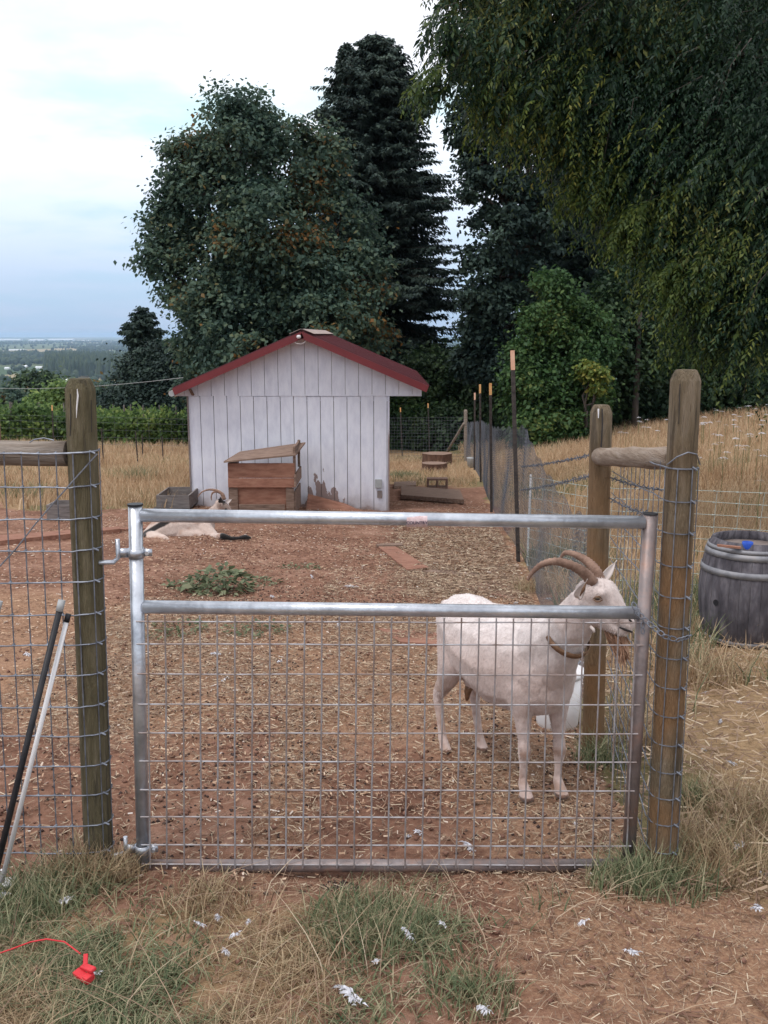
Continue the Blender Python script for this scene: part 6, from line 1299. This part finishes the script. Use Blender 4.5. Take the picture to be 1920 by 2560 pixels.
def lying_goat():
    gl = lambda px, py: gp(px, py)
    root = thing('resting_goat', gp(450, 1362), 'cream goat with black stripes and curved horns lying in the dirt before the shed', 'goat'); q = lambda px, py, Y: pix(px, py, Y)
    H_ = []
    H_.append([ell(q(378, 1342, 10.72), (.10, .15, .12)), ell(q(400, 1332, 10.8), (.15, .18, .17)), ell(q(440, 1324, 10.95), (.16, .19, .19)), ell(q(480, 1320, 11.05), (.15, .18, .18)), ell(q(512, 1316, 11.1), (.12, .15, .17))])
    H_.append([ell(q(505, 1308, 11.1), (.11, .11, .13)), ell(q(528, 1290, 11.1), (.078, .075, .085)), ell(q(545, 1268, 11.1), (.055, .055, .06))])
    H_.append([ell(q(549, 1259, 11.1), (.052, .055, .055)), ell(q(563, 1266, 11.15), (.045, .042, .045)), ell(q(576, 1282, 11.2), (.030, .030, .032))])
    H_.append([ell(q(378, 1348, 10.6), (.10, .08, .10)), ell(q(400, 1352, 10.52), (.11, .07, .08)), ell(q(420, 1360, 10.45), (.05, .04, .04))])
    H_.append([ell(q(512, 1330, 10.98), (.11, .09, .13)), ell(q(536, 1345, 10.9), (.07, .06, .06)), ell(gl(558, 1352) + Vector((0, 0, .05)), (.04, .035, .035)), ell(gl(578, 1352) + Vector((0, 0, .035)), .024), ell(gl(598, 1351) + Vector((0, 0, .03)), .020), ell(gl(612, 1350) + Vector((0, 0, .034)), (.045, .028, .028)), ell(gl(624, 1349) + Vector((0, 0, .024)), (.03, .022, .018))])
    H_.append([ell(q(450, 1340, 10.85), (.13, .10, .10)), ell(q(500, 1342, 10.92), (.09, .08, .07))])
    body = skin('body', H_, .011, 5, M['coat'], root)
    def col(co):
        c = np.tile(np.array([[.58, .47, .42]]), (len(co), 1)); X, Y_, Z = co.T; w_ = fbm(X * 6 + 5, Z * 6 + Y_ * 3, 3)[:, None]
        k = sstep(.5, .66, w_); c = c * (1 - k * .7) + np.array([[.36, .20, .14]]) * k * .7
        a_ = np.array(q(366, 1334, 10.65)); b_ = np.array(q(412, 1306, 10.75)); t = np.clip(((co - a_) @ (b_ - a_)) / ((b_ - a_) @ (b_ - a_)), -.05, 1.5); scr = a_ + (b_ - a_) * t[:, None]
        d = np.hypot(X - scr[:, 0], Z - scr[:, 2]); k = (1 - sstep(.028, .042, d))[:, None] * (t < 1.45)[:, None]; c = c * (1 - k) + np.array([[.02, .016, .016]]) * k
        leg = (X > q(566, 1345, 10.85).x) & (Z < q(560, 1312, 10.9).z); c = np.where(leg[:, None], np.array([[.02, .018, .018]]), c)
        f0 = np.array(q(553, 1246, 11.1)); f1 = np.array(q(574, 1280, 11.2)); t = np.clip(((co - f0) @ (f1 - f0)) / ((f1 - f0) @ (f1 - f0)), 0, 1); scr = f0 + (f1 - f0) * t[:, None]; d = np.hypot(X - scr[:, 0] + .005, Z - scr[:, 2]); k = (d < .024) & (X > q(545, 1250, 11.1).x); c = np.where(k[:, None], np.array([[.02, .016, .016]]), c)
        return c
    paint(body, col); hair(body, 26000, .028, .005, (-1, 0, 0), col, root)
    horn('horn', [q(559, 1248, 11.1), q(556, 1238, 11.1), q(546, 1228, 11.1), q(524, 1224, 11.08), q(505, 1230, 11.05), q(494, 1243, 11.05)], .022, root); horn('horn', [q(561, 1248, 11.15), q(556, 1235, 11.2), q(543, 1229, 11.25), q(532, 1232, 11.3), q(528, 1242, 11.3), q(529, 1251, 11.3)], .020, root)
    ear('ear', q(552, 1257, 11.0), q(551, 1240, 10.98), .055, (0, -1, .2), root, M['earblack']); ear('ear', q(566, 1256, 11.12), q(581, 1247, 11.12), .05, (0, -1, .3), root, M['earwhite'])
lying_goat()

# ------------------------------------------------------------------ haze
M['haze'] = bpy.data.materials.new('haze'); M['haze'].use_nodes = True; nt = M['haze'].node_tree; nt.nodes.clear()
pv = N(nt, 'ShaderNodeVolumePrincipled'); pv.inputs['Color'].default_value = (.52, .71, 1.0, 1); pv.inputs['Density'].default_value = 7e-5; ou = N(nt, 'ShaderNodeOutputMaterial'); L(nt, pv.outputs[0], ou.inputs['Volume'])
mb = MB(); mb.box((0, 5500, (-81 + 24) / 2), (31000, 42000, 105)); hz_ = mb.build('haze', M['haze']); tag(hz_, kind='stuff')
